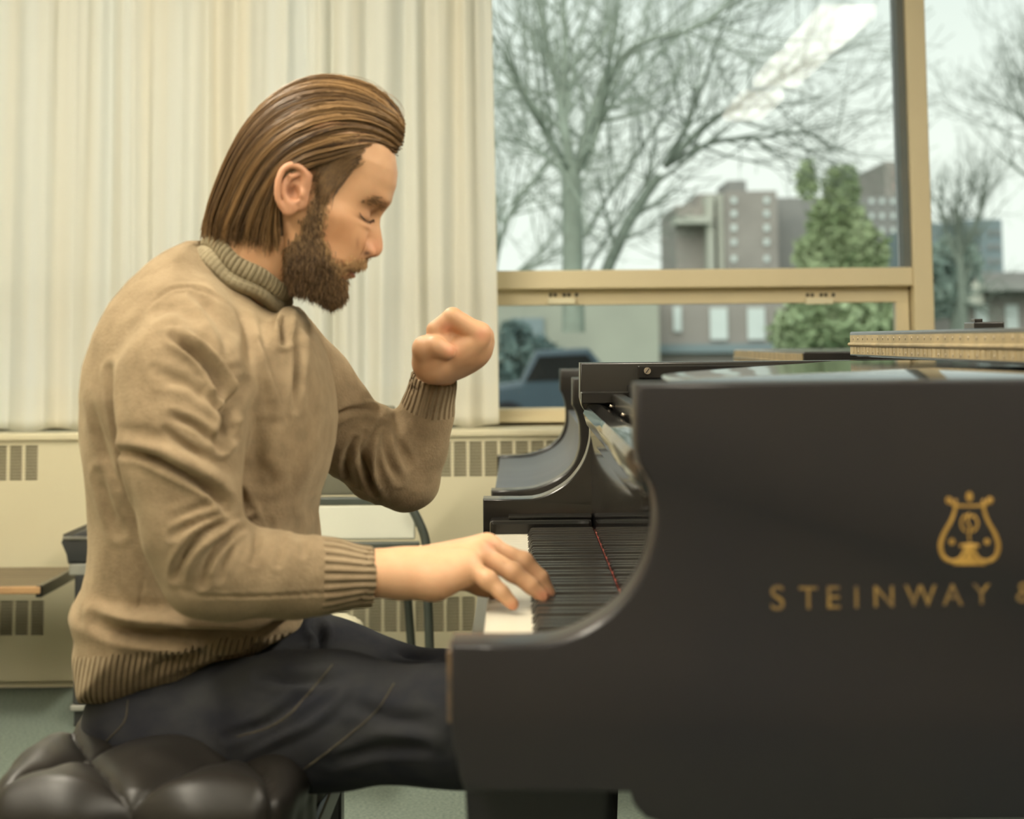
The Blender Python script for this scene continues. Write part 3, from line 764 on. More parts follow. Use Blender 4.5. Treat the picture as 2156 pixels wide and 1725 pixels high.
for xx in (xa+.03, xb-.09):
    MB().box(xx, xx+.06, dc+.01, 5.34, .06, zc0-.032, .006).build('side_panel', M['vinyl'], vc)
    MB().box(xx-.005, xx+.065, dc+.0, 5.35, .045, .06, .003).build('foot_rail', M['metal'], vc)
    MB().box(xx+.002, xx+.058, dc+.02, 5.33, .0, .045, .003).build('foot', M['vinyl'], vc)
# ------------------------------------------------------------------ steel-tube chair behind the arm
ds = 4.55
sc = empty('stacking_chair', (X(760, 1200, ds), 4.75, 0), 'steel tube chair with pale grey panels standing behind the raised arm', 'chair')
xl, xr = X(560, 1100, ds), X(880, 1100, ds)
def pp(x, y, d): return tuple(P(x, y, d))
olive = mat('olive_grey_plastic', (.16, .155, .11), .5, col2=(.14, .135, .1), nscale=8)
o = MB().box(X(540, 950, ds), X(829, 860, ds), ds+.04, ds+.058, Z(700, 1046, ds), Z(800, 856, ds), .006, rot=Matrix.Rotation(-.06, 3, 'X')).build('backrest', olive, sc); smooth_by_angle(o)
MB().box(X(540, 1055, ds), X(836, 1055, ds), ds+.015, ds+.045, Z(700, 1066, ds), Z(700, 1049, ds), .004).build('back_rail', M['tube'], sc)
o = MB().box(xl, X(874, 1100, ds), ds+.0, ds+.012, Z(700, 1138, ds), Z(700, 1066, ds), .004, rot=Matrix.Rotation(-.25, 3, 'X')).build('lower_panel', M['laminate'], sc)
MB().box(xl, X(884, 1150, ds), ds-.03, ds+.0, Z(700, 1160, ds), Z(700, 1141, ds), .003).build('cross_rail', M['tube'], sc)
rt = [pp(868, 1072, ds-.02), pp(880, 1095, ds-.02), pp(894, 1130, ds-.02), pp(899, 1165, ds-.02), pp(900, 1250, ds-.02), pp(905, 1370, ds-.02)]
rt.append((rt[-1][0]+.01, ds-.02, .012))
rt = [tuple(v) for v in catmull(rt[:4], 12)]+rt[4:]
MB().tube(rt, .0115, 10).build('leg', M['tube'], sc)
MB().tube([pp(856, 1160, ds+.25), pp(858, 1250, ds+.25), pp(866, 1360, ds+.25), (X(868, 1365, ds+.25), ds+.25, .012)], .0115, 10).build('leg', M['tube'], sc)
MB().tube([pp(560, 1160, ds+.25), (X(555, 1365, ds+.25), ds+.25, .012)], .0115, 10).build('leg', M['tube'], sc)
MB().tube([pp(565, 1160, ds-.02), (X(560, 1365, ds-.02), ds-.02, .012)], .0115, 10).build('leg', M['tube'], sc)
F_ = Field((xl-.05, 4.0, .3), (X(745, 1300, 4.4)+.04, 4.65, .5), .006)
c0 = P(690, 1312, 4.4)
F_.ell((c0[0]-.08, 4.35, c0[2]-.005), (.17, .22, .035), .01)
F_.ell((c0[0]+.055, 4.25, c0[2]-.01), (.03, .15, .03), .03)
v_, f_ = F_.mesh(); v_ = lap(v_, f_, 2)
link('seat_pad', arr_mesh('seat_pad', v_, f_), mat('beige_seat_pad', (.62, .58, .42), .6, col2=(.58, .54, .4), nscale=10), sc)
# ------------------------------------------------------------------ outside
GZ = -.35
gm = mat('winter_lawn', (.10, .15, .13), 1, col2=(.14, .19, .15), nscale=.6)
o = MB().box(-140, 260, YW+.25, 400, GZ-.2, GZ).build('ground', gm); o['kind'] = 'structure'
bark = mat('grey_bark', (.24, .27, .22), .95, col2=(.19, .215, .175), nscale=12)
bark2 = mat('pale_bark', (.36, .40, .33), .95, col2=(.30, .33, .27), nscale=8)
def tree_mesh(guides, D, name, m, label, seed, twigs=6, depth=3, r_tw=.018, tl=1.1):
    r = np.random.default_rng(seed); mb = []
    segs = []; K = 7
    def add(pts, ra, rb):
        c = catmull(pts, K); segs.append((c, np.linspace(ra, rb, K)))
        return c
    def grow(p, d, L, rad, lev):
        d = d/np.linalg.norm(d); bend = r.normal(0, .22, 3); bend[1] *= .6
        q = [p, p+d*L*.5+bend*L*.12, p+(d+bend*.35+np.array([0, 0, .1]))*L]
        c = add(q, rad, max(rad*.35, .004))
        if lev <= 0: return
        for t in r.uniform(.25, 1.0, twigs if lev > 1 else twigs-1):
            i = min(K-2, int(t*(K-1))); base = c[i]+(c[i+1]-c[i])*(t*(K-1)-i)
            ax = c[min(i+1, K-1)]-c[i]; ax /= np.linalg.norm(ax)
            nd = ax+r.normal(0, .55, 3)*np.array([1, .8, 1])
            grow(base, nd, L*r.uniform(.45, .75), rad*(1-.6*t)*.5, lev-1)
    for g in guides:
        pts = [P(x, y, D+dd) for x, y, dd in g[0]]; c = catmull(pts, 14)
        segs.append((c[:7], np.linspace(g[1], (g[1]+g[2])/2, 7))); segs.append((c[6:13], np.linspace((g[1]+g[2])/2, g[2], 7)))
        if g[3]:
            for t in r.uniform(.2, 1, g[3]):
                i = min(12, int(t*13)); ax = c[min(i+1, 13)]-c[i]; ax /= np.linalg.norm(ax)+1e-9
                nd = ax+r.normal(0, .6, 3)*np.array([1, .8, 1])
                grow(c[i], nd, tl*r.uniform(.6, 1.2), max(.009, (g[1]*(1-t)+g[2]*t)*.5), depth-1)
    pts = np.array([s[0] for s in segs]); rad = np.array([s[1] for s in segs])
    o = strands(name, pts, rad, m, None, sides=5)
    return o
g1 = [([(1206, 700, 0), (1205, 600, 0), (1204, 480, 0), (1200, 360, 0), (1195, 335, 0)], .105, .085, 0),
      ([(1200, 350, 0), (1188, 270, 0), (1176, 190, .5), (1150, 90, .8), (1120, -60, 1.2)], .055, .02, 16),
      ([(1196, 360, 0), (1160, 300, -.4), (1130, 240, -.8), (1085, 160, -1), (1030, 60, -1.2)], .045, .015, 16),
      ([(1198, 345, 0), (1186, 200, .4), (1190, 80, .6), (1180, -60, 1)], .045, .02, 14),
      ([(1212, 365, 0), (1232, 290, .3), (1262, 190, .6), (1290, 100, .9), (1310, -50, 1.2)], .05, .02, 16),
      ([(1222, 350, 0), (1260, 270, -.4), (1280, 180, -.8), (1330, 100, -1), (1460, 60, -1.4), (1560, 20, -1.6)], .04, .012, 18),
      ([(1240, 300, 0), (1300, 200, 1), (1380, 120, 1.6), (1500, 20, 2)], .03, .01, 14),
      ([(1196, 370, 0), (1150, 330, .5), (1100, 300, 1), (1040, 285, 1.5)], .03, .01, 12)]
o = tree_mesh(g1, 15.0, 'bare_tree', bark2, '', 3, 4, 3, tl=.9)
tag(o, 'large bare tree with a thick forked trunk just outside the window', 'tree', 'bare trees outside')
g2 = [([(1262, 620, 0), (1290, 540, 0), (1340, 440, .3), (1400, 350, .5)], .075, .055, 4),
      ([(1400, 350, .5), (1480, 270, .7), (1560, 215, .9), (1650, 160, 1.2), (1750, 90, 1.5)], .05, .014, 22),
      ([(1400, 350, .5), (1440, 280, .2), (1480, 180, 0), (1520, 60, -.4), (1560, -40, -.6)], .035, .012, 18),
      ([(1400, 350, .5), (1500, 300, .7), (1600, 290, .8), (1700, 280, 1), (1780, 330, 1.2)], .035, .014, 20),
      ([(1230, 500, 0), (1290, 400, .3), (1360, 300, .8), (1430, 200, 1)], .03, .01, 12),
      ([(1225, 590, 0), (1290, 480, -.3), (1400, 330, -.8), (1470, 240, -1)], .022, .008, 12)]
o = tree_mesh(g2, 19.0, 'bare_tree', bark, '', 9, 4, 3, tl=1.0)
tag(o, 'bare tree leaning right with long arching branches, middle of the window', 'tree', 'bare trees outside')
g3 = [([(1030, 640, 0), (1050, 520, 0), (1090, 420, 0), (1150, 360, 0)], .05, .02, 16), ([(1040, 600, 0), (1120, 560, 0), (1180, 520, 0)], .03, .015, 10)]
o = tree_mesh(g3, 24.0, 'bare_tree', bark2, '', 4, 5, 3, tl=1.4)
tag(o, 'small bare tree at the left edge of the window beside the curtain', 'tree', 'bare trees outside')
g4 = [([(2030, 700, 0), (2025, 600, 0), (2020, 500, 0), (2010, 420, 0)], .14, .08, 10), ([(2020, 560, 0), (1990, 480, 0), (1975, 400, 0)], .07, .03, 14), ([(2024, 540, 0), (2060, 460, 0), (2080, 400, 0)], .07, .03, 14)]
o = tree_mesh(g4, 45.0, 'bare_tree', bark, '', 5, 5, 3, tl=1.3)
tag(o, 'bare bushy tree beyond the mullion in the right window light', 'tree', 'bare trees outside')
g5 = [([(2260, 600, 0), (2230, 400, 0), (2200, 280, 0), (2190, 150, 0)], .12, .04, 18), ([(2215, 340, 0), (2170, 270, 0), (2140, 230, 0)], .05, .015, 14)]
o = tree_mesh(g5, 30.0, 'bare_tree', bark, '', 6, 5, 3, tl=1.2)
tag(o, 'bare tree cut by the right edge of the picture', 'tree', 'bare trees outside')
# evergreens : trunk + many small leaf tufts
def evergreen(D, blobs, label, colA, colB, seed, n=2600, sz=.16, trunk=None):
    r = np.random.default_rng(seed); e = empty('evergreen_tree', (X(trunk[0], 600, D), D, GZ), label, 'tree', 'evergreens outside')
    V = []; 
    tot = sum(b[2]*b[3] for b in blobs)
    for (px, py, rx, ry) in blobs:
        c = P(px, py, D); k = int(n*rx*ry/tot); s = D/FPX
        u = r.normal(0, 1, (k, 3)); u /= np.linalg.norm(u, axis=1)[:, None]; u *= (r.uniform(.1, 1.15, k)**.6)[:, None]
        V.append(c+u*np.array([rx*s, rx*s*.8, ry*s]))
    C = np.concatenate(V); k = len(C)
    q = r.normal(0, 1, (k, 2, 3)); q /= np.linalg.norm(q, axis=2)[:, :, None]
    s1_ = sz*r.uniform(.5, 1.2, k)[:, None]
    vv = np.stack([C-q[:, 0]*s1_, C+q[:, 1]*s1_*.5, C+q[:, 0]*s1_, C-q[:, 1]*s1_*.5], 1)
    f = np.arange(k*4).reshape(k, 4)
    m = mat('foliage', colA, .9, col2=colB, nscale=1.2)
    link('foliage', arr_mesh('foliage', vv, f, False), m, e)
    b = P(trunk[0], trunk[1], D)
    MB().tube([(b[0], D, GZ), tuple(b)], [.18*D/30, .06], 8).build('trunk', bark, e)
evergreen(34, [(1770, 400, 36, 55), (1765, 480, 60, 70), (1800, 530, 70, 60), (1735, 540, 60, 60), (1700, 380, 18, 40)], 'green evergreen tree in front of the apartment block, right of window',
          (.27, .34, .17), (.38, .44, .25), 1, 4200, .15, (1772, 380))
evergreen(26, [(1760, 690, 110, 70), (1680, 700, 60, 50), (1840, 660, 60, 60), (1720, 640, 60, 40)], 'broad green bush seen through the lower sash at right',
          (.30, .38, .20), (.42, .49, .29), 2, 4200, .11, (1760, 640))
evergreen(48, [(2010, 560, 50, 60), (1975, 620, 40, 50)], 'grey green shrub tree right of the mullion', (.26, .33, .29), (.34, .41, .35), 3, 1500, .25, (2010, 540))
evergreen(30, [(1110, 770, 70, 60), (1085, 720, 35, 40)], 'dark blue green bush behind the lower left corner of the window', (.10, .16, .16), (.16, .22, .20), 4, 1500, .15, (1100, 700))
# buildings
brick = mat('brown_brick', (.36, .32, .285), .95, col2=(.31, .275, .245), nscale=.5)
brickd = mat('dark_brick', (.30, .285, .265), .95, col2=(.26, .25, .235), nscale=.5)
pale = mat('pale_concrete', (.55, .54, .45), .9, col2=(.5, .49, .42), nscale=.5)
winm = mat('pale_window_blind', (.72, .76, .72), .4, col2=(.62, .66, .63), nscale=.8)
bluew = mat('blue_grey_wall', (.24, .29, .30), .9, col2=(.20, .245, .26), nscale=.3)
roofm = mat('grey_roof', (.30, .29, .27), .9, col2=(.34, .33, .30), nscale=.5)
def bbox(mb, x0, x1, ytop, D, dep=12, ybot=None):
    a, b = X(x0, 600, D), X(x1, 600, D); zt__ = Z((x0+x1)/2, ytop, D); zb_ = GZ if ybot is None else Z((x0+x1)/2, ybot, D)
    mb.box(a, b, D, D+dep, zb_, zt__); return mb
def winrow(parent, xs, ys, w, h, D, m=None):
    for x in xs:
        for y in ys:
            c = P(x, y, D-.05); s = D/FPX
            MB().box(c[0]-w*s/2, c[0]+w*s/2, D-.12, D+.1, c[2]-h*s/2, c[2]+h*s/2).build('window', m or winm, parent)
D = 110
ab = empty('apartment_building', (X(1640, 600, D), D+6, GZ), 'tall brown brick apartment block with columns of white windows, centre distance', 'building')
bbox(MB(), 1530, 1640, 402, D).build('tower', brick, ab); bbox(MB(), 1536, 1576, 380, D+2, 6, 402).build('roof_tank_house', brickd, ab)
bbox(MB(), 1425, 1530, 432, D+3).build('left_wing', brick, ab); bbox(MB(), 1470, 1532, 408, D+4, 10).build('stepped_block', brick, ab)
bbox(MB(), 1492, 1506, 412, D+1, 6).build('pale_stair_bay', pale, ab); bbox(MB(), 1514, 1526, 408, D+1, 6).build('pale_stair_bay', pale, ab)
bbox(MB(), 1425, 1500, 455, D+.5, 3, 470).build('balcony_band', pale, ab)
bbox(MB(), 1636, 1900, 415, D+5).build('right_wing', brickd, ab)
winrow(ab, [1545, 1614], [422, 450, 480, 510, 545], 11, 12, D)
winrow(ab, [1835, 1857, 1880], [424, 455, 485, 512], 9, 10, D+5)
D = 140
tb_ = empty('tower_block', (X(1900, 600, D), D, GZ), 'distant tall block rising behind the window mullion', 'building')
bbox(MB(), 1870, 1925, 340, D).build('wall', brick, tb_); winrow(tb_, [1885, 1905], [365, 390], 7, 14, D, mat('pinkish_panel', (.5, .36, .32), .8, col2=(.46, .33, .3), nscale=1))
D = 90
bb_ = empty('office_building', (X(2080, 600, D), D, GZ), 'blue grey building behind bare trees in the right window light', 'building')
bbox(MB(), 2040, 2114, 462, D).build('wall', bluew, bb_); bbox(MB(), 1962, 2042, 470, D+6).build('side_wall', bluew, bb_)
winrow(bb_, [2060, 2085, 2100], [490, 520, 550], 8, 10, D, brickd)
D = 60
rh = empty('row_house', (X(2120, 600, D), D, GZ), 'brown house with pale roof and white windows at right edge', 'house')
bbox(MB(), 2010, 2400, 612, D).build('wall', brick, rh); bbox(MB(), 2060, 2400, 572, D+3).build('upper_wall', brickd, rh)
bbox(MB(), 2000, 2070, 590, D-1, 5, 640).build('pale_gable', pale, rh)
MB().prism([(X(2040, 600, D), Z(2040, 614, D)), (X(2410, 600, D), Z(2410, 614, D)), (X(2410, 600, D), Z(2410, 596, D)), (X(2070, 600, D), Z(2070, 596, D))], D-1.5, D+4).build('roof', roofm, rh)
winrow(rh, [2066, 2130, 2195, 2260], [672], 26, 60, D); winrow(rh, [2012], [660], 14, 18, D)
D = 52
lh = empty('terrace_house', (X(1450, 700, D), D, GZ), 'long brown brick terrace with tall white windows seen through the lower sash', 'house')
bbox(MB(), 1385, 1730, 612, D).build('wall', brick, lh)
winrow(lh, [1426], [672], 17, 52, D); winrow(lh, [1513, 1592], [682], 36, 66, D)
winrow(lh, [1700], [670], 20, 30, D)
bbox(MB(), 1385, 1730, 724, D-.4, 1, 742).build('base_course', bluew, lh)
gh = empty('garage', (X(1200, 700, D), D, GZ), 'low greenish grey stucco building at left behind the lower sash', 'building')
bbox(MB(), 980, 1386, 620, D-2).build('wall', mat('olive_stucco', (.42, .42, .34), .95, col2=(.34, .34, .28), nscale=.35), gh)
winrow(gh, [1110], [700], 70, 60, D-2, bluew)
for i, (x, lab) in enumerate(((1180, 'dark blue parked car seen through the lower sash'),)):
    D = 24; c = P(x, 800, D); cc = empty('parked_car', (c[0], D, GZ), lab, 'car')
    cm = mat('car_paint', (.045, .075, .095) if i == 0 else (.13, .18, .19), .45, col2=(.04, .065, .085) if i == 0 else (.12, .17, .18), nscale=2)
    prf = [(-1.9, .25), (-1.9, .62), (-1.5, .78), (-.9, .84), (-.55, 1.25), (.6, 1.28), (1.15, .88), (1.8, .8), (1.95, .55), (1.95, .25)]
    MB().prism([(c[0]+a*.6, GZ+b) for a, b in prf], D-.8, D+.8, .05).build('body', cm, cc)
    for wx in (-1.2, 1.2): MB().cyl((c[0]+wx*.6, D-.84, GZ+.3), (c[0]+wx*.6, D-.6, GZ+.3), .3, 20).build('wheel', M['dark'], cc)
    MB().prism([(c[0]+a*.6, GZ+b) for a, b in ((-.8, .86), (-.5, 1.18), (.55, 1.2), (1.0, .88))], D-.82, D+.82).build('side_window', M['gloss'], cc)
# ------------------------------------------------------------------ the pianist
YC = 2.33            # body mid plane
def q(px, py, d): return tuple(float(v) for v in P(px, py, d))
def XZp(pts, d): return np.array([(P(x, y, d)[0], P(x, y, d)[2]) for x, y in pts])
# --- materials
def skin_mat():
    m, n, out = nt('skin')
    b = N(n, 'ShaderNodeBsdfPrincipled'); b.inputs['Roughness'].default_value = .48; b.inputs['Specular IOR Level'].default_value = .4
    b.inputs['Subsurface Weight'].default_value = .12; b.inputs['Subsurface Radius'].default_value = (1.0, .4, .2); b.inputs['Subsurface Scale'].default_value = .006
    a = N(n, 'ShaderNodeAttribute'); a.attribute_name = 'skin_colour'
    tc = N(n, 'ShaderNodeTexCoord'); no = N(n, 'ShaderNodeTexNoise'); no.inputs['Scale'].default_value = 45; no.inputs['Detail'].default_value = 4
    mx = N(n, 'ShaderNodeMixRGB'); mx.blend_type = 'MULTIPLY'; mx.inputs[0].default_value = .35
    rr = N(n, 'ShaderNodeValToRGB'); rr.color_ramp.elements[0].color = (.86, .78, .72, 1); rr.color_ramp.elements[1].color = (1, 1, 1, 1)
    rr.color_ramp.elements[0].position = .35; rr.color_ramp.elements[1].position = .6
    n.links.new(tc.outputs['Object'], no.inputs[0]); n.links.new(no.outputs[0], rr.inputs[0])
    n.links.new(a.outputs['Color'], mx.inputs[1]); n.links.new(rr.outputs[0], mx.inputs[2]); n.links.new(mx.outputs[0], b.inputs['Base Color'])
    n2 = N(n, 'ShaderNodeTexNoise'); n2.inputs['Scale'].default_value = 420; bp = N(n, 'ShaderNodeBump'); bp.inputs['Strength'].default_value = .12; bp.inputs['Distance'].default_value = .001
    n.links.new(tc.outputs['Object'], n2.inputs[0]); n.links.new(n2.outputs[0], bp.inputs['Height']); n.links.new(bp.outputs[0], b.inputs['Normal'])
    n.links.new(b.outputs[0], out.inputs[0]); return m
def hair_mat(name, c0, c1, rough=.42):
    m, n, out = nt(name)
    b = N(n, 'ShaderNodeBsdfPrincipled'); b.inputs['Roughness'].default_value = rough; b.inputs['Specular IOR Level'].default_value = .45
    a = N(n, 'ShaderNodeAttribute'); a.attribute_name = 'tint'
    rr = N(n, 'ShaderNodeValToRGB'); rr.color_ramp.elements[0].color = (*c0, 1); rr.color_ramp.elements[1].color = (*c1, 1)
    n.links.new(a.outputs['Fac'], rr.inputs[0]); n.links.new(rr.outputs[0], b.inputs['Base Color']); n.links.new(b.outputs[0], out.inputs[0]); return m
def knit_mat(name, c1, c2, rib=True):
    m, n, out = nt(name)
    b = N(n, 'ShaderNodeBsdfPrincipled'); b.inputs['Roughness'].default_value = .95; b.inputs['Specular IOR Level'].default_value = .15
    b.inputs['Sheen Weight'].default_value = .25; b.inputs['Sheen Roughness'].default_value = .6; b.inputs['Sheen Tint'].default_value = (.9, .75, .5, 1)
    tc = N(n, 'ShaderNodeTexCoord')
    no = N(n, 'ShaderNodeTexNoise'); no.inputs['Scale'].default_value = 26; no.inputs['Detail'].default_value = 6; no.inputs['Roughness'].default_value = .7
    n.links.new(tc.outputs['Object'], no.inputs[0])
    rr = N(n, 'ShaderNodeValToRGB'); rr.color_ramp.elements[0].color = (*c1, 1); rr.color_ramp.elements[1].color = (*c2, 1)
    rr.color_ramp.elements[0].position = .36; rr.color_ramp.elements[1].position = .64
    n.links.new(no.outputs[0], rr.inputs[0]); n.links.new(rr.outputs[0], b.inputs['Base Color'])
    n2 = N(n, 'ShaderNodeTexNoise'); n2.inputs['Scale'].default_value = 330; n2.inputs['Detail'].default_value = 2
    n.links.new(tc.outputs['Object'], n2.inputs[0])
    bp = N(n, 'ShaderNodeBump'); bp.inputs['Strength'].default_value = .55; bp.inputs['Distance'].default_value = .0016
    n.links.new(n2.outputs[0], bp.inputs['Height'])
    last = bp
    if rib:
        a = N(n, 'ShaderNodeAttribute'); a.attribute_name = 'rib'
        sn = N(n, 'ShaderNodeMath'); sn.operation = 'SINE'; n.links.new(a.outputs['Fac'], sn.inputs[0])
        bp2 = N(n, 'ShaderNodeBump'); bp2.inputs['Strength'].default_value = .9; bp2.inputs['Distance'].default_value = .0022
        n.links.new(sn.outputs[0], bp2.inputs['Height']); n.links.new(bp.outputs[0], bp2.inputs['Normal']); last = bp2
    n.links.new(last.outputs[0], b.inputs['Normal']); n.links.new(b.outputs[0], out.inputs[0]); return m
M['skin'] = skin_mat()
M['knit'] = knit_mat('tan_wool_knit', (.190, .135, .080), (.275, .201, .124), False)
M['rib'] = knit_mat('tan_wool_rib', (.190, .135, .080), (.268, .196, .122))
M['collar'] = knit_mat('tan_wool_collar', (.20, .165, .105), (.27, .225, .145), False)
M['hair'] = hair_mat('brown_hair', (.045, .024, .012), (.36, .21, .09), .36)
M['beard'] = hair_mat('brown_beard', (.05, .027, .015), (.52, .32, .15), .6)
# --- head -------------------------------------------------------------------
HY = 2.30; S = HY/FPX
O3 = P(650, 400, HY); tl_ = math.radians(21)
UU = np.array([math.sin(tl_), 0, math.cos(tl_)]); FF = np.array([math.cos(tl_), 0, -math.sin(tl_)])
def hf(px, py, d=HY):
    v = P(px, py, d)-O3; return float(v@UU), float(v@FF)
front_px = [(668, 196), (705, 200), (740, 212), (775, 236), (805, 268), (822, 298), (833, 330), (837, 365), (834, 392), (824, 420), (814, 440), (803, 460), (801.5, 475), (803.5, 492), (806, 510), (806, 524), (802, 534), (795, 541),
            (779, 543), (773, 546), (772, 556), (766, 563), (755, 566), (742, 569), (745, 574), (744, 580), (732, 589), (728, 600), (727, 612), (720, 624), (706, 634), (690, 636)]
fp = sorted([hf(*p) for p in front_px]); fh_ = np.array([p[0] for p in fp]); ff_ = np.array([p[1] for p in fp])
base_px = [(668, 196), (705, 200), (740, 212), (775, 236), (805, 268), (822, 298), (833, 330), (837, 365), (834, 392), (824, 420), (811, 440), (798, 460), (790, 480), (783, 505), (778, 530), (772, 547), (763, 563), (745, 578), (733, 592), (727, 610), (718, 624), (706, 634), (690, 636)]
bp_ = sorted([hf(*p) for p in base_px]); bh_ = np.array([p[0] for p in bp_]); bf_ = np.array([p[1] for p in bp_])
def head_geo(NR=300, NT=360):
    h0, h1 = fh_[0]+.0005, .1265
    t = np.linspace(0, 1, NR); hs = h0+(h1-h0)*(.5-.5*np.cos(np.pi*t))
    F = np.interp(hs, fh_, ff_); F0 = np.interp(hs, bh_, bf_)
    k = np.exp(-np.linspace(-2, 2, 9)**2); k /= k.sum()
    F0 = np.convolve(np.pad(F0, 4, 'edge'), k, 'valid'); F = np.convolve(np.pad(F, 2, 'edge'), k[2:7]/k[2:7].sum(), 'valid')
    Wd = np.interp(hs, [-.15, -.142, -.13, -.115, -.095, -.07, -.04, 0, .03, .06, .085, .105, .118, .124, .1265], [.0, .016, .030, .040, .051, .060, .066, .070, .0735, .0745, .069, .054, .034, .018, .001])
    Bk = np.interp(hs, [-.15, -.13, -.115, -.095, -.07, -.04, -.01, .03, .07, .095, .115, .124, .1265], [.045, .03, .012, -.004, -.022, -.055, -.078, -.088, -.083, -.068, -.042, -.018, .0])
    # close the crown
    F[-1] = F0[-1] = Bk[-1]+.004
    top = np.clip((h1-hs)/.012, 0, 1)**.5
    th = np.linspace(0, 2*np.pi, NT, endpoint=False)
    th = th+.25*np.sin(th)*-1*.6     # denser at the front
    c = (F0+Bk)/2; a = (F0-Bk)/2
    ct, st = np.cos(th), np.sin(th)
    e = 1.0+ .0*ct
    cc = np.sign(ct)*np.abs(ct)**.92; ss = np.sign(st)*np.abs(st)**.88
    f = c[:, None]+a[:, None]*cc[None, :]
    # face narrows towards the front, width peaks behind the ears
    y = Wd[:, None]*ss[None, :]*(1-.10*ct[None, :])
    hh = hs[:, None]+0*f
    fr = np.clip(ct, 0, 1)[None, :]
    dF = (F-F0)[:, None]
    nz = np.clip(1-np.abs(hh+.045)/.03, 0, 1)
    sig = np.interp(hs, [-.15, -.10, -.088, -.075, -.06, -.03, 0, .13], [.020, .018, .0185, .0155, .0125, .009, .012, .03])[:, None]
    f = f+dF*np.exp(-(y/sig)**2)*(fr > 0)
    G = lambda A_, h_, y_, sh, sy: A_*np.exp(-((hh-h_)/sh)**2)*(np.exp(-((y-y_)/sy)**2)+np.exp(-((y+y_)/sy)**2))
    # features from pixel positions on the near side
    eh, ef = hf(772, 452, HY-.033)
    f = f+G(-.0135, eh+.002, .030, .017, .017)*fr**.5          # socket
    f = f+G(-.006, eh+.002, .014, .014, .007)*fr**.5      # inner corner
    f = f+G(.0095, eh-.001, .031, .0095, .0135)*fr**.5     # closed lid
    f = f+G(-.0025, eh-.0085, .031, .0018, .012)*fr**.5     # lash crease
    f = f+G(.0035, eh-.014, .030, .004, .013)*fr**.5      # lower lid bag
    f = f+G(.0055, eh+.024, .026, .009, .018)*fr**.5      # brow ridge
    ah, af = hf(768, 535, HY-.015)
    f = f+G(.0085, ah+.006, .0150, .0085, .0050)*fr      # alae
    f = f+G(-.004, ah+.018, .020, .008, .006)*fr        # alar groove
    f = f+G(-.0045, ah-.0045, .0085, .0035, .0042)*fr     # nostrils
    ch, cf = hf(735, 500, HY-.05)
    f = f+G(.006, ch+.004, .040, .020, .018)*fr          # cheekbone
    mh, mf = hf(741, 568, HY)
    f = f+G(-.0035, mh+.0, .0, .0022, .022)*fr          # mouth line
    f = f+G(.002, mh-.008, .0, .004, .018)*fr
    f = f+G(-.003, mh-.020, .0, .005, .02)*fr
    ah2, af2 = hf(764, 518, HY-.015); sg_ = np.sign(y)
    nb = (np.abs(y) < .03) & (f > .06)
    y = y+sg_*nb*.0055*np.exp(-((hh-ah2)/.0085)**2-((f-af2)/.0085)**2)
    gh2, gf2 = hf(750, 512, HY-.02); f = f-G(.003, gh2, .021, .010, .005)*fr
    # side features : temple hollow, masseter, hollow below the cheekbone
    sd = np.abs(ss)[None, :]**2
    sgn = np.sign(y)
    def GS(A_, h_, f_, sh, sf): return A_*np.exp(-((hh-h_)/sh)**2-((f-f_)/sf)**2)*sgn*sd
    th_, tf_ = hf(745, 380, HY-.06); y = y+GS(-.005, th_, tf_, .03, .025)
    bh2, bf2 = hf(720, 455, HY-.06); y = y+GS(.0065, bh2, bf2, .016, .03)
    jh, jf = hf(705, 520, HY-.06); y = y+GS(-.005, jh, jf, .018, .022)
    jh, jf = hf(640, 545, HY-.06); y = y+GS(.005, jh, jf, .025, .025)
    y = y*np.where(hh > h1-.012, top[:, None], 1)
    V = O3+hh[..., None]*UU+f[..., None]*FF+y[..., None]*np.array([0, 1, 0])
    NT_ = NT; idx = np.arange(NR*NT).reshape(NR, NT)
    fc = np.stack([idx[:-1], np.roll(idx, -1, 1)[:-1], np.roll(idx, -1, 1)[1:], idx[1:]], -1).reshape(-1, 4)[:, ::-1]
    V = V.reshape(-1, 3); n0 = len(V)
    # caps
    ctop = V[idx[-1]].mean(0); cbot = V[idx[0]].mean(0)
    V = np.vstack([V, ctop, cbot])
    cap1 = np.stack([idx[-1], np.roll(idx[-1], -1), np.full(NT, n0), np.full(NT, n0)], -1)
    return V, fc, idx, hh.ravel(), f.ravel(), y.ravel()
HV, HFc, HI, Hh, Hf, Hy = head_geo()
def grid_normals(V, idx):
    A_ = V[idx]; du = np.roll(A_, -1, 1)-np.roll(A_, 1, 1); dv = np.gradient(A_, axis=0)
    n = np.cross(du, dv); n /= np.linalg.norm(n, axis=2, keepdims=True)+1e-12
    cen = A_.mean((0, 1)); s = np.sign(((A_-cen)*n).sum(2, keepdims=True).mean()); return (n*s).reshape(-1, 3)
HN = grid_normals(HV, HI)
def projv(V):
    q_ = V-np.array([0, 0, EYE]); w = q_@cw; return PPX+FPX*(q_@cr)/w, PPY-FPX*(q_@cu)/w
hpx, hpy = projv(HV[:HI.size])
def inpoly(px, py, poly):
    return polydist(px.astype(np.float32), py.astype(np.float32), poly) 
beard_poly = [(667, 398), (692, 390), (685, 440), (679, 490), (690, 523), (703, 548), (718, 558), (714, 575), (722, 592), (738, 596), (745, 640), (600, 655), (597, 570), (601, 552), (604, 523), (631, 491), (645, 450)]
must_poly = [(710, 572), (722, 556), (742, 549), (772, 549), (774, 558), (752, 561), (736, 563), (726, 568)]
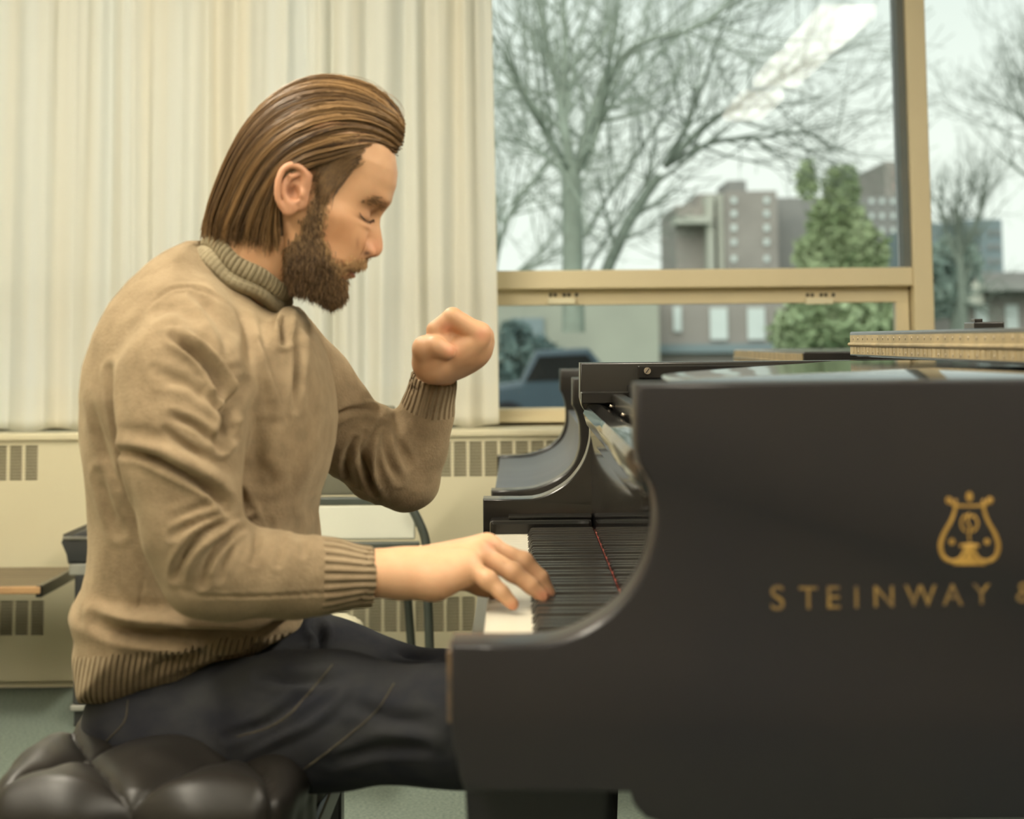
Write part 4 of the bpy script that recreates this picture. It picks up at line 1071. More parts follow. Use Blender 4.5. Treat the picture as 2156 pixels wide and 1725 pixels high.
# --- ear
def ear():
    ex = lambda px, py, d=2.222: q(px, py, d)
    a, b = ex(575, 465), ex(660, 335)
    f = Field((a[0]-.005, 2.192, a[2]-.005), (b[0]+.008, 2.250, b[2]+.008), .00085)
    R_ = np.array([[math.cos(.16), 0, math.sin(.16)], [0, 1, 0], [-math.sin(.16), 0, math.cos(.16)]])
    f.ell(ex(614, 398), (.0172, .0055, .0285), .003, R_)
    hel = [(637, 398, 2.222), (643, 380, 2.219), (641, 364, 2.216), (629, 352, 2.213), (612, 348, 2.210), (597, 357, 2.208), (588, 374, 2.207), (584, 395, 2.207), (585, 417, 2.209), (592, 434, 2.212)]
    c = catmull([ex(*p) for p in hel], 30); f.chain([(c[i], .0044-.0012*i/29) for i in range(30)], .0025)
    ant = [(629, 366, 2.216), (613, 371, 2.213), (602, 384, 2.212), (599, 402, 2.212), (604, 420, 2.212), (613, 430, 2.213)]
    c = catmull([ex(*p) for p in ant], 16); f.chain([(p, .0036) for p in c], .003)
    f.ell(ex(608, 439, 2.215), (.0105, .0055, .0095), .006)
    f.ell(ex(633, 408, 2.217), (.0045, .005, .0065), .004)
    f.ell(ex(621, 424, 2.215), (.0055, .004, .004), .004)
    f.cap(ex(645, 372, 2.226), ex(634, 430, 2.226), .008, .007, .008)
    f.sub(f.elld(ex(618, 404, 2.210), (.0080, .0125, .0115), R_), .002)
    f.sub(f.elld(ex(606, 383, 2.205), (.0038, .0065, .014), R_), .002)
    f.sub(f.elld(ex(622, 363, 2.206), (.008, .0065, .0034), R_), .002)
    V, F_ = f.mesh(); return lap(V, F_, 2), F_
# --- hands and inner body
def right_hand():
    a, b = q(700, 1300, 2.2), q(1190, 1110, 2.2)
    f = Field((a[0]-.01, 2.055, a[2]-.01), (b[0]+.01, 2.265, b[2]+.01), .0019)
    f.chain([(q(690, 1214, 2.115), .027), (q(800, 1207, 2.125), .0265), (q(850, 1206, 2.13), .0265)], .01, ((0, 1, 0), .82))
    wr = (845, 1208)
    mc = [((1033, 1160), 2.192, .0145), ((1030, 1155), 2.168, .0155), ((1012, 1168), 2.143, .0145), ((982, 1190), 2.120, .0135)]
    for k, ((x, y), d, r) in enumerate(mc):
        f.cap(q(wr[0], wr[1]-2, 2.155-.011*k), q(x, y, d), .0225, r, .016)
    f.chain([(q(850, 1216, 2.12), .02), (q(915, 1222, 2.114), .0205), (q(975, 1208, 2.118), .016)], .018)
    f.chain([(q(880, 1225, 2.16), .02), (q(960, 1205, 2.15), .018)], .02)
    fing = [[(1033, 1160, 2.192, .0125), (1088, 1180, 2.198, .0112), (1118, 1212, 2.20, .0098), (1130, 1243, 2.20, .0082)],
            [(1030, 1155, 2.168, .013), (1102, 1183, 2.168, .0115), (1138, 1218, 2.168, .0098), (1155, 1249, 2.168, .0082)],
            [(1012, 1168, 2.143, .0125), (1080, 1205, 2.134, .0112), (1118, 1234, 2.132, .0096), (1143, 1256, 2.132, .0082)],
            [(982, 1190, 2.120, .0122), (1028, 1222, 2.104, .0103), (1056, 1248, 2.098, .009), (1079, 1272, 2.096, .0078)]]
    for g in fing:
        f.chain([(q(*p[:3]), p[3]) for p in g], .004)
    for g in fing:  # knuckles
        p = g[0]; f.ell(q(p[0]-2, p[1]-4, p[2]), (.0125, .009, .0095), .012)
        p = g[1]; f.ell(q(p[0], p[1], p[2]), (.0108, .0100, .0104), .006)
    f.chain([(q(885, 1205, 2.185), .019), (q(958, 1215, 2.212), .014), (q(1012, 1232, 2.225), .0112), (q(1056, 1252, 2.23), .009)], .012)
    # tendons
    for (x, y), d, r in mc[:3]:
        f.cap(q(900, 1166, d-.006), q(x-8, y-18, d), .003, .004, .014)
    V, F_ = f.mesh(); return lap(V, F_, 2), F_
def left_hand():
    a, b = q(850, 880, 2.5), q(1060, 620, 2.5)
    f = Field((a[0]-.01, 2.43, a[2]-.01), (b[0]+.01, 2.63, b[2]+.02), .0019)
    f.chain([(q(900, 870, 2.58), .026), (q(916, 795, 2.556), .0262), (q(922, 765, 2.545), .0285)], .01)
    ds_ = [2.490, 2.513, 2.536, 2.557]
    off = [(0, 0), (5, 6), (6, 16), (2, 28)]
    for k, (d, (ox, oy)) in enumerate(zip(ds_, off)):
        f.cap(q(930, 760, d+.008), q(1006+ox, 716+oy, d), .020, .0155, .014)
    f.ell(q(980, 742, 2.522), (.033, .036, .029), .02)
    f.cap(q(908, 772, 2.505), q(906, 742, 2.495), .0245, .0225, .02); f.ell(q(945, 765, 2.53), (.028, .030, .022), .02)
    for k, (d, (ox, oy)) in enumerate(zip(ds_, off)):
        g = [(1008+ox, 704+oy, d, .0158), (953+ox, 668+oy*.6, d-.002, .0138), (918+ox*.5, 696+oy*.5, d, .0135), (944, 728+oy*.3, d+.002, .0118)]
        f.chain([(q(*p[:3]), p[3]) for p in g], .0025)
        f.ell(q(1010+ox, 702+oy, d), (.0165, .0120, .0150), .008)
    f.ell(q(953, 704, 2.512), (.0175, .024, .018), .006)
    f.chain([(q(897, 764, 2.50), .0205), (q(895, 734, 2.482), .0175), (q(918, 729, 2.472), .0140), (q(941, 740, 2.470), .0118)], .005)
    V, F_ = f.mesh(); return lap(V, F_, 2), F_
def core():
    f = Field((-.62, 2.02, .5), (.02, 2.68, 1.25), .007)
    f.chain([(q(600, 455, HY), .05), (q(585, 480, HY), .052), (q(548, 530, 2.303), .0555), (q(518, 578, 2.31), .052), (q(480, 640, YC), .04)], .02, ((0, 1, 0), 1.05))
    f.ell(q(430, 860, YC), (.08, .10, .14), .05); f.ell(q(400, 1240, YC), (.07, .09, .13), .05); f.cap(q(430, 860, YC), q(400, 1240, YC), .07, .07)
    f.chain([(q(390, 740, 2.22), .04), (q(385, 900, 2.12), .032), (q(433, 1203, 2.088), .028), (q(700, 1214, 2.115), .024)], .02); f.cap(q(430, 800, YC), q(390, 740, 2.22), .05, .04)
    f.chain([(q(520, 760, 2.42), .045), (q(600, 780, 2.49), .035), (q(745, 928, 2.56), .03), (q(858, 1008, 2.60), .026), (q(900, 870, 2.58), .024)], .01)
    V, F_ = f.mesh(); return lap(V, F_, 1), F_
# torso/neck/arms inside the clothes, head and both hands form one body mesh
parts = [(HV, HFc)]+[ear(), right_hand(), left_hand(), core()]
# far ear is the mirror of the near one
ev, ef_ = parts[1]; ev2 = ev.copy(); ev2[:, 1] = 2*HY-ev2[:, 1]; parts.append((ev2, ef_[:, ::-1]))
off_ = 0; VV, FFc, kinds = [], [], []
for i, (v, fc) in enumerate(parts):
    VV.append(v); FFc.append(fc+off_); kinds.append(np.full(len(v), i)); off_ += len(v)
VV = np.vstack(VV); FFc = np.vstack(FFc); kinds = np.concatenate(kinds)
def body_colour():
    base = np.array([.60, .345, .195]); C_ = np.tile(base, (len(VV), 1))
    px, py = projv(VV); hm = kinds == 0
    def blob(x, y, rx, ry, col, a, mask=hm):
        w = a*np.exp(-((px-x)/rx)**2-((py-y)/ry)**2)*mask
        C_[:] = C_*(1-w[:, None])+np.array(col)*w[:, None]
    blob(700, 490, 60, 45, (.58, .27, .13), .55); blob(790, 520, 22, 26, (.60, .25, .15), .55)
    blob(744, 574, 11, 9, (.50, .17, .13), .9); blob(760, 563, 16, 4, (.42, .15, .11), .7)
    blob(772, 452, 18, 16, (.46, .24, .13), .5)
    blob(800, 350, 40, 50, (.66, .42, .26), .4)
    blob(773, 533, 7.5, 4.5, (.10, .045, .03), .9); blob(753, 512, 4, 12, (.36, .17, .09), .6); blob(788, 452, 9, 14, (.36, .19, .10), .5)  # shade painted into nostril, alar groove and inner eye hollow
    # skin under the beard
    d = np.minimum(inpoly(px, py, beard_poly), inpoly(px, py, must_poly)); w = np.clip(-d/10+.1, 0, .8)*hm
    C_[:] = C_*(1-w[:, None])+np.array([.20, .12, .065])*w[:, None]
    em = (kinds == 1) | (kinds == 5)
    C_[em] = np.array([.58, .30, .18])
    blob(611, 401, 9, 11, (.22, .10, .055), .75, em); blob(630, 363, 8, 5, (.30, .14, .08), .6, em); blob(600, 385, 5, 16, (.40, .19, .11), .5, em)  # ear hollows darkened in the colour as painted shade
    for k_, pts in ((2, [(1155, 1255), (1082, 1280), (1030, 1148), (1143, 1256)]), (3, [(950, 738), (940, 690), (1015, 705)])):
        for (x, y) in pts: blob(x, y, 16, 14, (.62, .24, .15), .55, kinds == k_)
    hs_ = (kinds == 2) | (kinds == 3); C_[hs_] = C_[hs_]*np.array([1.08, 1.1, 1.12])
    return np.clip(C_, 0, 1)
me = arr_mesh('person', VV, FFc)
ca = me.color_attributes.new('skin_colour', 'FLOAT_COLOR', 'POINT')
ca.data.foreach_set('color', np.hstack([body_colour(), np.ones((len(VV), 1))]).astype(np.float32).ravel())
man = link('person', me, M['skin'])
tag(man, 'bearded person with brown swept back hair in tan turtleneck, playing, left fist raised', 'person')
# --- sweater ---------------------------------------------------------------
def vnormals(V, F_):
    n = np.cross(V[F_[:, 2]]-V[F_[:, 0]], V[F_[:, 3]]-V[F_[:, 1]]); N_ = np.zeros_like(V)
    for c in range(4):
        for k in range(3): N_[:, k] += np.bincount(F_[:, c], weights=n[:, k], minlength=len(V))
    return N_/(np.linalg.norm(N_, axis=1, keepdims=True)+1e-12)
def apply_folds(V, F_, folds, gain=1.0):
    """amp > 0 presses a crease into the cloth, amp < 0 raises a ridge, along polylines on the near side"""
    NN = vnormals(lap(V, F_, 6, .5), F_); disp = np.zeros(len(V))
    for pts, d, amp, wpx, (y0, y1) in folds:
        c = XZp(catmull(pts, max(8, 5*len(pts))), d); w = wpx*d/FPX*.85
        m = (V[:, 0] > c[:, 0].min()-3*w) & (V[:, 0] < c[:, 0].max()+3*w) & (V[:, 2] > c[:, 1].min()-3*w) & (V[:, 2] < c[:, 1].max()+3*w)
        ii = np.nonzero(m)[0]
        if not len(ii): continue
        D = polydist(V[ii, 0], V[ii, 2], c, False)
        e = np.minimum(np.hypot(V[ii, 0]-c[0, 0], V[ii, 2]-c[0, 1]), np.hypot(V[ii, 0]-c[-1, 0], V[ii, 2]-c[-1, 1]))
        L = np.linalg.norm(np.diff(c, axis=0), axis=1).sum(); fe = np.clip(e/(L*.25), 0, 1)
        ym = np.clip((V[ii, 1]-y0)/.03+1, 0, 1)*np.clip((y1-V[ii, 1])/.04+1, 0, 1)*np.clip(.35-NN[ii, 1]*1.3, 0, 1)
        disp[ii] += amp*(np.exp(-(D/w)**2)-.35*np.exp(-((D-2*w)/w)**2))*(.15+.85*fe)*ym
    disp = np.clip(disp, -.013, .020)
    return V-NN*(disp*gain)[:, None]
torso_px = [(432, 506), (400, 508), (360, 528), (325, 550), (285, 588), (248, 640), (216, 700), (197, 765), (189, 830), (189, 890), (193, 950), (199, 1020), (204, 1090), (204, 1140), (200, 1190), (190, 1225), (168, 1262), (162, 1285), (167, 1308), (175, 1330),
            (172, 1360), (176, 1400), (181, 1440), (188, 1466), (260, 1472), (330, 1464), (420, 1436), (510, 1392), (580, 1348), (630, 1316), (640, 1300), (650, 1250), (664, 1180), (671, 1135), (666, 1080), (672, 1040), (690, 990), (702, 940), (706, 880),
            (703, 820), (692, 770), (672, 712), (648, 672), (622, 646), (606, 648), (590, 658), (556, 634), (505, 586), (455, 540), (430, 518)]
SW = Field((-.64, 1.99, .525), (.02, 2.70, 1.215), .0035)
def build_sweater():
    s = SW; poly = XZp(torso_px, YC)
    Xg, Zg = np.broadcast_arrays(s.x[:, 0, :], s.z[0, 0, :].reshape(1, -1))
    D = polydist(Xg, Zg, poly)
    Tr = .115; z = Zg
    Wz = np.interp(z, [.5, .62, .75, .85, .98, 1.08, 1.2], [.185, .180, .165, .178, .195, .185, .12]).astype(np.float32)
    e = 1-np.clip(-D/Tr, 0, 1); base = np.where(D < 0, e**2.3, 1+D/Tr*2.3)
    yy = np.abs(s.y-YC)
    v = (yy/Wz[:, None, :])**2.5+base[:, None, :]-1
    s.F = np.minimum(1.0, v*.055).astype(np.float32)
    s.chain([(q(392, 700, 2.205), .066), (q(384, 800, 2.135), .072), (q(382, 900, 2.105), .066), (q(388, 1000, 2.09), .0605), (q(408, 1120, 2.08), .054), (q(433, 1203, 2.085), .0475), (q(505, 1208, 2.09), .047), (q(600, 1210, 2.10), .0435), (q(680, 1214, 2.11), .0375), (q(786, 1214, 2.122), .0362)], .028)
    s.chain([(q(560, 740, 2.46), .075), (q(660, 820, 2.52), .062), (q(745, 928, 2.56), .057), (q(800, 980, 2.585), .053), (q(858, 1010, 2.60), .046), (q(882, 950, 2.595), .041), (q(900, 870, 2.58), .038), (q(915, 795, 2.555), .0335)], .008)
    # creases : (pixel polyline, plane, depth, width, y range)
    NA = (2.0, 2.16); TO = (2.1, 2.30); FA = (2.44, 2.60)
    folds = [
        ([(258, 952), (290, 953), (330, 962), (380, 985), (430, 1013), (468, 1045), (492, 1083)], 2.06, .012, 9, NA),
        ([(256, 930), (300, 932), (360, 945), (420, 975), (470, 1010), (495, 1050)], 2.06, -.006, 14, NA),
        
        
        ([(303, 650), (330, 618), (360, 603), (410, 610), (460, 645)], 2.12, .0022, 4, (2.0, 2.25)),
        
        ([(330, 780), (370, 790), (410, 800)], 2.07, .003, 10, NA), 
         
        ([(373, 1213), (385, 1180), (410, 1145), (436, 1116), (470, 1100), (497, 1096)], 2.05, .010, 8, NA),
        ([(433, 1224), (440, 1190), (455, 1160), (478, 1135), (500, 1115)], 2.05, .009, 8, NA),
        ([(400, 1225), (412, 1180), (435, 1145), (470, 1120)], 2.05, -.005, 9, NA),
        ([(373, 1123), (400, 1105), (430, 1092), (478, 1080)], 2.05, .006, 8, NA), ([(380, 1085), (420, 1068), (470, 1055)], 2.05, .003, 9, NA),
        
        ([(468, 1215), (480, 1175), (500, 1140)], 2.05, .004, 7, NA), ([(537, 1120), (541, 1150), (538, 1180)], 2.06, .0045, 7, NA), ([(590, 1130), (592, 1158), (588, 1185)], 2.06, .004, 7, NA), ([(640, 1140), (640, 1165)], 2.07, .003, 7, NA),
        ([(401, 1249), (500, 1250), (600, 1252), (700, 1250), (780, 1250)], 2.06, .003, 3.2, NA),
        ([(207, 1308), (260, 1322), (330, 1331), (420, 1336), (530, 1336), (610, 1326), (640, 1318)], 2.18, .017, 15, (2.1, 2.52)),
        ([(170, 1285), (240, 1296), (340, 1302), (450, 1305), (560, 1300), (640, 1285)], 2.18, -.008, 16, (2.1, 2.52)),
        ([(305, 1430), (340, 1400), (400, 1378), (460, 1352), (530, 1342)], 2.18, .004, 12, TO),
        ([(380, 1428), (440, 1410), (520, 1370), (590, 1340)], 2.18, .005, 10, TO),
        ([(236, 781), (245, 840), (256, 896), (268, 960), (278, 1040)], 2.14, .010, 12, (2.06, 2.3)),
        ([(205, 840), (222, 900), (240, 960), (262, 1010)], 2.2, .0035, 12, TO), ([(225, 1000), (240, 1060), (262, 1110)], 2.2, .004, 14, TO),
        ([(312, 1190), (300, 1240), (290, 1300), (278, 1370)], 2.17, .0022, 3.5, TO),
         
         
         
         ([(560, 900), (545, 960), (560, 1010)], 2.17, .004, 18, TO),
         ([(640, 1075), (650, 1105), (668, 1120)], 2.2, .005, 10, TO),
        ([(772, 912), (765, 945), (768, 985), (779, 1021), (797, 1063)], 2.53, .009, 7, FA), ([(751, 925), (735, 955), (729, 985), (735, 1015)], 2.53, .008, 7, FA),
        ([(803, 893), (784, 925), (774, 960), (778, 1005), (792, 1040)], 2.54, .007, 6, FA), ([(709, 880), (735, 865), (765, 860), (795, 866)], 2.52, .006, 7, FA),
        ([(712, 1015), (740, 1040), (775, 1055)], 2.53, .004, 8, FA), ([(812, 900), (820, 960), (840, 1010)], 2.55, .005, 8, FA), ([(838, 880), (842, 930), (860, 975)], 2.56, .004, 9, FA),
        ([(371, 708), (410, 734), (450, 776), (475, 822), (494, 871)], 2.10, .014, 8, (2.0, 2.2)), ([(396, 700), (450, 742), (482, 792), (500, 861)], 2.12, -.006, 9, (2.0, 2.2)),
        ([(401, 618), (443, 657), (480, 704), (494, 745)], 2.13, .006, 10, (2.0, 2.25)), ([(429, 574), (480, 630), (508, 681), (526, 745), (535, 803)], 2.15, .006, 9, (2.0, 2.3)),
        ([(512, 671), (547, 745), (573, 820), (587, 873)], 2.16, -.005, 10, (2.0, 2.3)), ([(517, 803), (503, 850), (491, 896), (487, 935)], 2.13, .012, 9, (2.0, 2.3)),
        ([(454, 838), (480, 885), (489, 925)], 2.08, .009, 8, (2.0, 2.2)), ([(591, 657), (596, 699), (600, 722)], 2.2, .010, 7, (2.0, 2.4)),
        ([(614, 690), (626, 745), (628, 815), (628, 861)], 2.2, .008, 7, (2.0, 2.4)), ([(605, 681), (647, 741), (663, 792), (675, 861)], 2.2, -.006, 9, (2.0, 2.4)),
        ([(638, 671), (665, 745), (682, 815), (691, 861)], 2.25, .008, 10, (2.0, 2.4)), ([(340, 800), (400, 812), (450, 850)], 2.06, .004, 10, NA),
        ([(369, 873), (420, 896), (471, 943)], 2.06, .007, 8, NA), ([(357, 903), (396, 931), (440, 960)], 2.06, .006, 7, NA), ([(330, 660), (370, 650), (420, 680)], 2.12, .003, 12, NA),
        ([(790, 930), (786, 975), (798, 1025)], 2.54, -.004, 7, FA)]
    s.ell(q(806, 878, 2.56), (.010, .028, .012), .02); s.ell(q(838, 918, 2.575), (.022, .03, .026), .02)
    # gentle waviness of the cloth
    s.F += .0012*(np.sin(48*s.x+30*s.z)*np.sin(37*s.z-22*s.y+1)+np.sin(70*s.x-40*s.z+2)*np.sin(60*s.y+1)).astype(np.float32)
    # hollow cuffs
    def cut(p0, p1, r):
        a = np.array(p0, np.float32); b = np.array(p1, np.float32); ax = (b-a)/np.linalg.norm(b-a)
        t = (s.x-b[0])*ax[0]+(s.y-b[1])*ax[1]+(s.z-b[2])*ax[2]
        rr = np.sqrt((s.x-b[0]-t*ax[0])**2+(s.y-b[1]-t*ax[1])**2+(s.z-b[2]-t*ax[2])**2)
        near_ = rr < .062
        F = s.F; pl = np.where(near_, t, -1).astype(np.float32); s.F = np.where((t > -.03) & near_, np.maximum(F, pl), F)
        inner = np.maximum(rr-r, -(t+.03)); s.F = np.maximum(s.F, -inner).astype(np.float32)
        return a, b, ax
    c1 = cut(q(680, 1214, 2.11), q(786, 1214, 2.122), .0315)
    c2 = cut(q(895, 870, 2.58), q(915, 789, 2.555), .030)
    V, F_ = s.mesh(); V = lap(V, F_, 4, .45)
    V = apply_folds(V, F_, folds, 1.45); V = lap(V, F_, 1, .4)
    return V, F_, c1, c2
SV, SF, cuffR, cuffL = build_sweater()
spx, spy = projv(SV)
def axang(V, c, n):
    a, b, ax = c; t = (V-a)@ax; r = V-a-t[:, None]*ax
    e1 = np.array([0, 1, 0])-ax*ax[1]; e1 /= np.linalg.norm(e1); e2 = np.cross(ax, e1)
    return t, np.linalg.norm(r, axis=1), np.arctan2(r@e2, -(r@e1))*n
hemtop = catmull([(150, 1385), (200, 1384), (300, 1374), (380, 1368), (450, 1352), (520, 1343), (580, 1338), (640, 1326), (700, 1318)], 40)
LR = np.linalg.norm(cuffR[1]-cuffR[0]); LL = np.linalg.norm(cuffL[1]-cuffL[0])
fc_c = SV[SF].mean(1); fpx, fpy = projv(fc_c)
tR, rR, _ = axang(fc_c, cuffR, 1); tL, rL, _ = axang(fc_c, cuffL, 1)
mR = (tR > LR-.062) & (rR < .06) & (tR < LR+.01); mL = (tL > LL-.052) & (rL < .06) & (tL < LL+.01)
hemy = np.interp(fpx, hemtop[:, 0], hemtop[:, 1])
mH = (fpy > hemy) & ~mR & ~mL & (fc_c[:, 1] < 2.55) | ((fc_c[:, 2] < .60+.0*fc_c[:, 0]) & (fc_c[:, 0] < -.4))
mH &= ~mR & ~mL
def sub(mask, name, m, parent, rib=None):
    F_ = SF[mask]; u, inv = np.unique(F_, return_inverse=True)
    me = arr_mesh(name, SV[u], inv.reshape(F_.shape))
    if rib is not None:
        at = me.attributes.new('rib', 'FLOAT', 'POINT'); at.data.foreach_set('value', rib[u].astype(np.float32))
    return link(name, me, m, parent)
sweater = sub(~(mR | mL | mH), 'sweater', M['knit'], man)
_, _, aR = axang(SV, cuffR, 26); _, _, aL = axang(SV, cuffL, 26)
sub(mR, 'cuff', M['rib'], sweater, aR); sub(mL, 'cuff', M['rib'], sweater, aL)
cenx = (SV[:, 0].min()+P(620, 1400, YC)[0])/2
hphase = np.where(SV[:, 1] < YC+.1, 1, 1)*(np.arctan2((SV[:, 1]-YC)*.9, SV[:, 0]-cenx)*.20)/.0085*2*math.pi*.5
hphase = (SV[:, 0]-.22*(SV[:, 2]-.6))/.0072*2*math.pi
bk_ = SV[:, 0] < cenx-.06; hphase = np.where(bk_, hphase-(SV[:, 1]-2.2)/.0088*2*math.pi*.0, hphase)
sub(mH, 'hem_band', M['rib'], sweater, hphase)
# ribbed roll collar
def collar():
    NA_, NP = 520, 64
    t0, t1 = np.array(q(501, 600, 2.312)), np.array(q(533, 546, 2.305))
    ax = t1-t0; Lc = np.linalg.norm(ax); ax /= Lc
    e1 = np.array([ax[2], 0, -ax[0]]); e2 = np.array([0, 1, 0])
    prof_ = [(-.10, 1.02), (.0, 1.12), (.12, 1.16), (.30, 1.13), (.42, 1.07), (.47, 1.03), (.53, 1.05), (.68, 1.06), (.85, 1.04), (.97, 1.0), (1.02, .96), (.98, .90), (.8, .88), (.4, .87), (.1, .86)]
    pr = catmull(prof_, NP); an = np.linspace(0, 2*np.pi, NA_, endpoint=False)
    rib = (np.abs(np.sin(an*30))**.55)*.0036*np.interp(an % np.pi, [0, np.pi], [1, 1])
    V = []
    for j, (t, r) in enumerate(pr):
        A_ = .0655*r*(1+.012*np.sin(3*an+1)); B_ = .060*r
        tt_ = t*Lc+.004*np.sin(2*an+.6)*(t > .3)+.003*np.sin(5*an+j*.02)
        skew = .012*(1-t)*np.clip(np.cos(an), 0, 1)*0
        amt = .35+.65*np.clip((t-.40)/.1, 0, 1) if j < 44 else .4
        V.append(t0+ax*tt_[:, None]+e1*((A_+rib*amt)*np.cos(an))[:, None]+e2*((B_+rib*amt)*np.sin(an))[:, None])
    V = np.array(V); idx = np.arange(NA_*NP).reshape(NP, NA_)
    f = np.stack([idx[:-1], np.roll(idx, -1, 1)[:-1], np.roll(idx, -1, 1)[1:], idx[1:]], -1).reshape(-1, 4)
    return link('roll_collar', arr_mesh('roll_collar', V, f), M['collar'], sweater)
collar()
# --- jeans -----------------------------------------------------------------
def jeans():
    f = Field((-.60, 1.99, .33), (.19, 2.68, .80), .0048)
    f.chain([(q(352, 1535, 2.28), .088), (q(430, 1548, 2.255), .083), (q(520, 1540, 2.22), .080), (q(600, 1522, 2.18), .078), (q(700, 1516, 2.15), .0745), (q(945, 1530, 2.10), .0635), (q(1150, 1560, 2.10), .060)], .03)
    f.chain([(q(365, 1520, 2.42), .088), (q(480, 1465, 2.43), .085), (q(640, 1432, 2.45), .081), (q(700, 1436, 2.46), .076), (q(945, 1482, 2.48), .064), (q(1110, 1530, 2.50), .058)], .03)
    f.ell(q(385, 1500, YC), (.118, .155, .078), .05)
    f.chain([(q(1150, 1560, 2.10), .060), (.075, 2.1, .34), ] and [(q(1150, 1560, 2.10), .060), ((.09, 2.12, .33), .055)], .02)
    f.chain([(q(1110, 1530, 2.50), .058), ((.08, 2.5, .33), .055)], .02)
    jf = [([(470, 1560), (560, 1520), (640, 1460), (700, 1420)], 2.1, .004, 10, 2.0, 2.25), ([(520, 1590), (600, 1545), (680, 1500), (740, 1440)], 2.1, -.003, 10, 2.0, 2.25),
                                 ([(700, 1600), (800, 1570), (900, 1555)], 2.08, .004, 12, 2.0, 2.2), ([(740, 1480), (820, 1500), (920, 1500)], 2.08, .003, 14, 2.0, 2.2), ([(640, 1345), (662, 1370), (655, 1400), (640, 1420)], 2.3, .010, 9, 2.2, 2.45),
                                 ([(830, 1372), (870, 1385), (930, 1390)], 2.42, .005, 8, 2.3, 2.6), ([(560, 1400), (620, 1400), (690, 1395), (740, 1392)], 2.2, .006, 9, 2.1, 2.35), ([(760, 1540), (850, 1530), (930, 1545)], 2.08, -.003, 12, 2.0, 2.2)]
    f.F += .0011*(np.sin(55*f.x+30*f.z)*np.sin(47*f.z-25*f.y)).astype(np.float32)
    V, F_ = f.mesh(); V = lap(V, F_, 3, .45); V = apply_folds(V, F_, [(p, d, a, w, (y0, y1)) for p, d, a, w, y0, y1 in jf], 1.8)
    # lower legs as tapering tubes to the shoes are part of the same garment mesh
    return V, F_
JV, JF = jeans()
jo = link('jeans', arr_mesh('jeans', JV, JF), M['jeans'], man)
lf = Field((-.05, 2.02, .05), (.25, 2.60, .36), .007)
lf.chain([((.088, 2.12, .34), .055), ((.10, 2.13, .20), .052), ((.10, 2.14, .09), .054)], .02); lf.chain([((.08, 2.5, .34), .055), ((.06, 2.5, .20), .052), ((.05, 2.5, .09), .054)], .02)
lv, lfc = lf.mesh(); link('jeans_lower_legs', arr_mesh('jeans_lower_legs', lap(lv, lfc, 2), lfc), M['jeans'], jo)
for (x, y) in ((.10, 2.14), (.05, 2.5)):
    sf = Field((x-.09, y-.07, -.005), (x+.24, y+.07, .13), .005)
    sf.chain([((x, y, .085), .045), ((x-.01, y, .045), .04), ((x+.08, y, .04), .038), ((x+.17, y, .033), .034)], .03, ((0, 0, 1), 1.0))
    sf.F = np.maximum(sf.F, -(sf.z-.002)+0*sf.F).astype(np.float32)
    v, fcs = sf.mesh(); link('shoe', arr_mesh('shoe', lap(v, fcs, 2), fcs), M['shoe'], man)
# seam stitching on the jeans, laid on the cloth by nearest surface
from mathutils.bvhtree import BVHTree
jb = BVHTree.FromPolygons([tuple(v) for v in JV], [tuple(f) for f in JF])
def on_cloth(px, py, bvh=jb):
    o_ = Vector((0, 0, EYE)); d_ = Vector(P(px, py, 2.2))-o_; hit = bvh.ray_cast(o_, d_.normalized())
    return hit
def stitch(pts, w=.0012):
    tb = MB(); c = catmull(pts, 40); pp_ = []
    for x, y in c:
        h = on_cloth(x, y)
        if h[0] is not None: pp_.append(h[0]+h[1]*(.0006 if h[1].y < 0 else -.0006))
    if len(pp_) > 3: tb.tube(pp_, w, 5); tb.build('pocket_stitching', M['thread'], jo)
stitch([(500, 1552), (560, 1535), (610, 1505), (650, 1460), (700, 1400)], .0010)
stitch([(640, 1620), (720, 1560), (790, 1500), (830, 1440)], .0009); stitch([(225, 1560), (262, 1520), (270, 1475)], .0009)
# --- hair ------------------------------------------------------------------
def hg(pts, dy):  # pixels on a plane HY+dy -> world points
    return np.array([P(x, y, HY+dy_) for (x, y), dy_ in zip(pts, np.broadcast_to(dy, len(pts)))])
guides = [
    hg([(850, 262), (822, 228), (785, 198), (735, 180), (680, 172), (625, 183), (570, 217), (525, 267), (490, 325), (462, 385), (444, 430), (433, 470)], 0),
    hg([(852, 272), (815, 240), (770, 215), (720, 203), (660, 205), (600, 225), (550, 262), (512, 310), (484, 362), (462, 410), (450, 445), (443, 478)], [-.005, -.02, -.03, -.036, -.04, -.04, -.042, -.042, -.04, -.036, -.032, -.028]),
    hg([(850, 292), (800, 262), (750, 248), (700, 247), (640, 262), (590, 290), (552, 325), (524, 365), (503, 405), (488, 440), (476, 465), (470, 488)], [-.010, -.036, -.050, -.060, -.067, -.069, -.069, -.067, -.063, -.058, -.053, -.048]),
    hg([(838, 312), (785, 288), (740, 284), (695, 290), (645, 308), (605, 332), (577, 360), (556, 392), (540, 422), (528, 450), (520, 472), (514, 495)], [-.016, -.045, -.060, -.070, -.078, -.080, -.080, -.078, -.074, -.069, -.064, -.058]),
    hg([(800, 300), (765, 306), (730, 312), (695, 320), (655, 330), (620, 346), (597, 368), (584, 394), (575, 420), (568, 450), (562, 478), (560, 503)], [-.040, -.054, -.066, -.074, -.080, -.083, -.084, -.082, -.078, -.073, -.067, -.062]),
    hg([(770, 318), (745, 326), (715, 334), (690, 342), (660, 350), (628, 362), (600, 385), (590, 412), (588, 440), (588, 465), (590, 488), (592, 508)], [-.053, -.060, -.068, -.073, -.077, -.079, -.078, -.074, -.070, -.066, -.062, -.058]),
]
GA = np.array(guides)                       # (6,12,3)
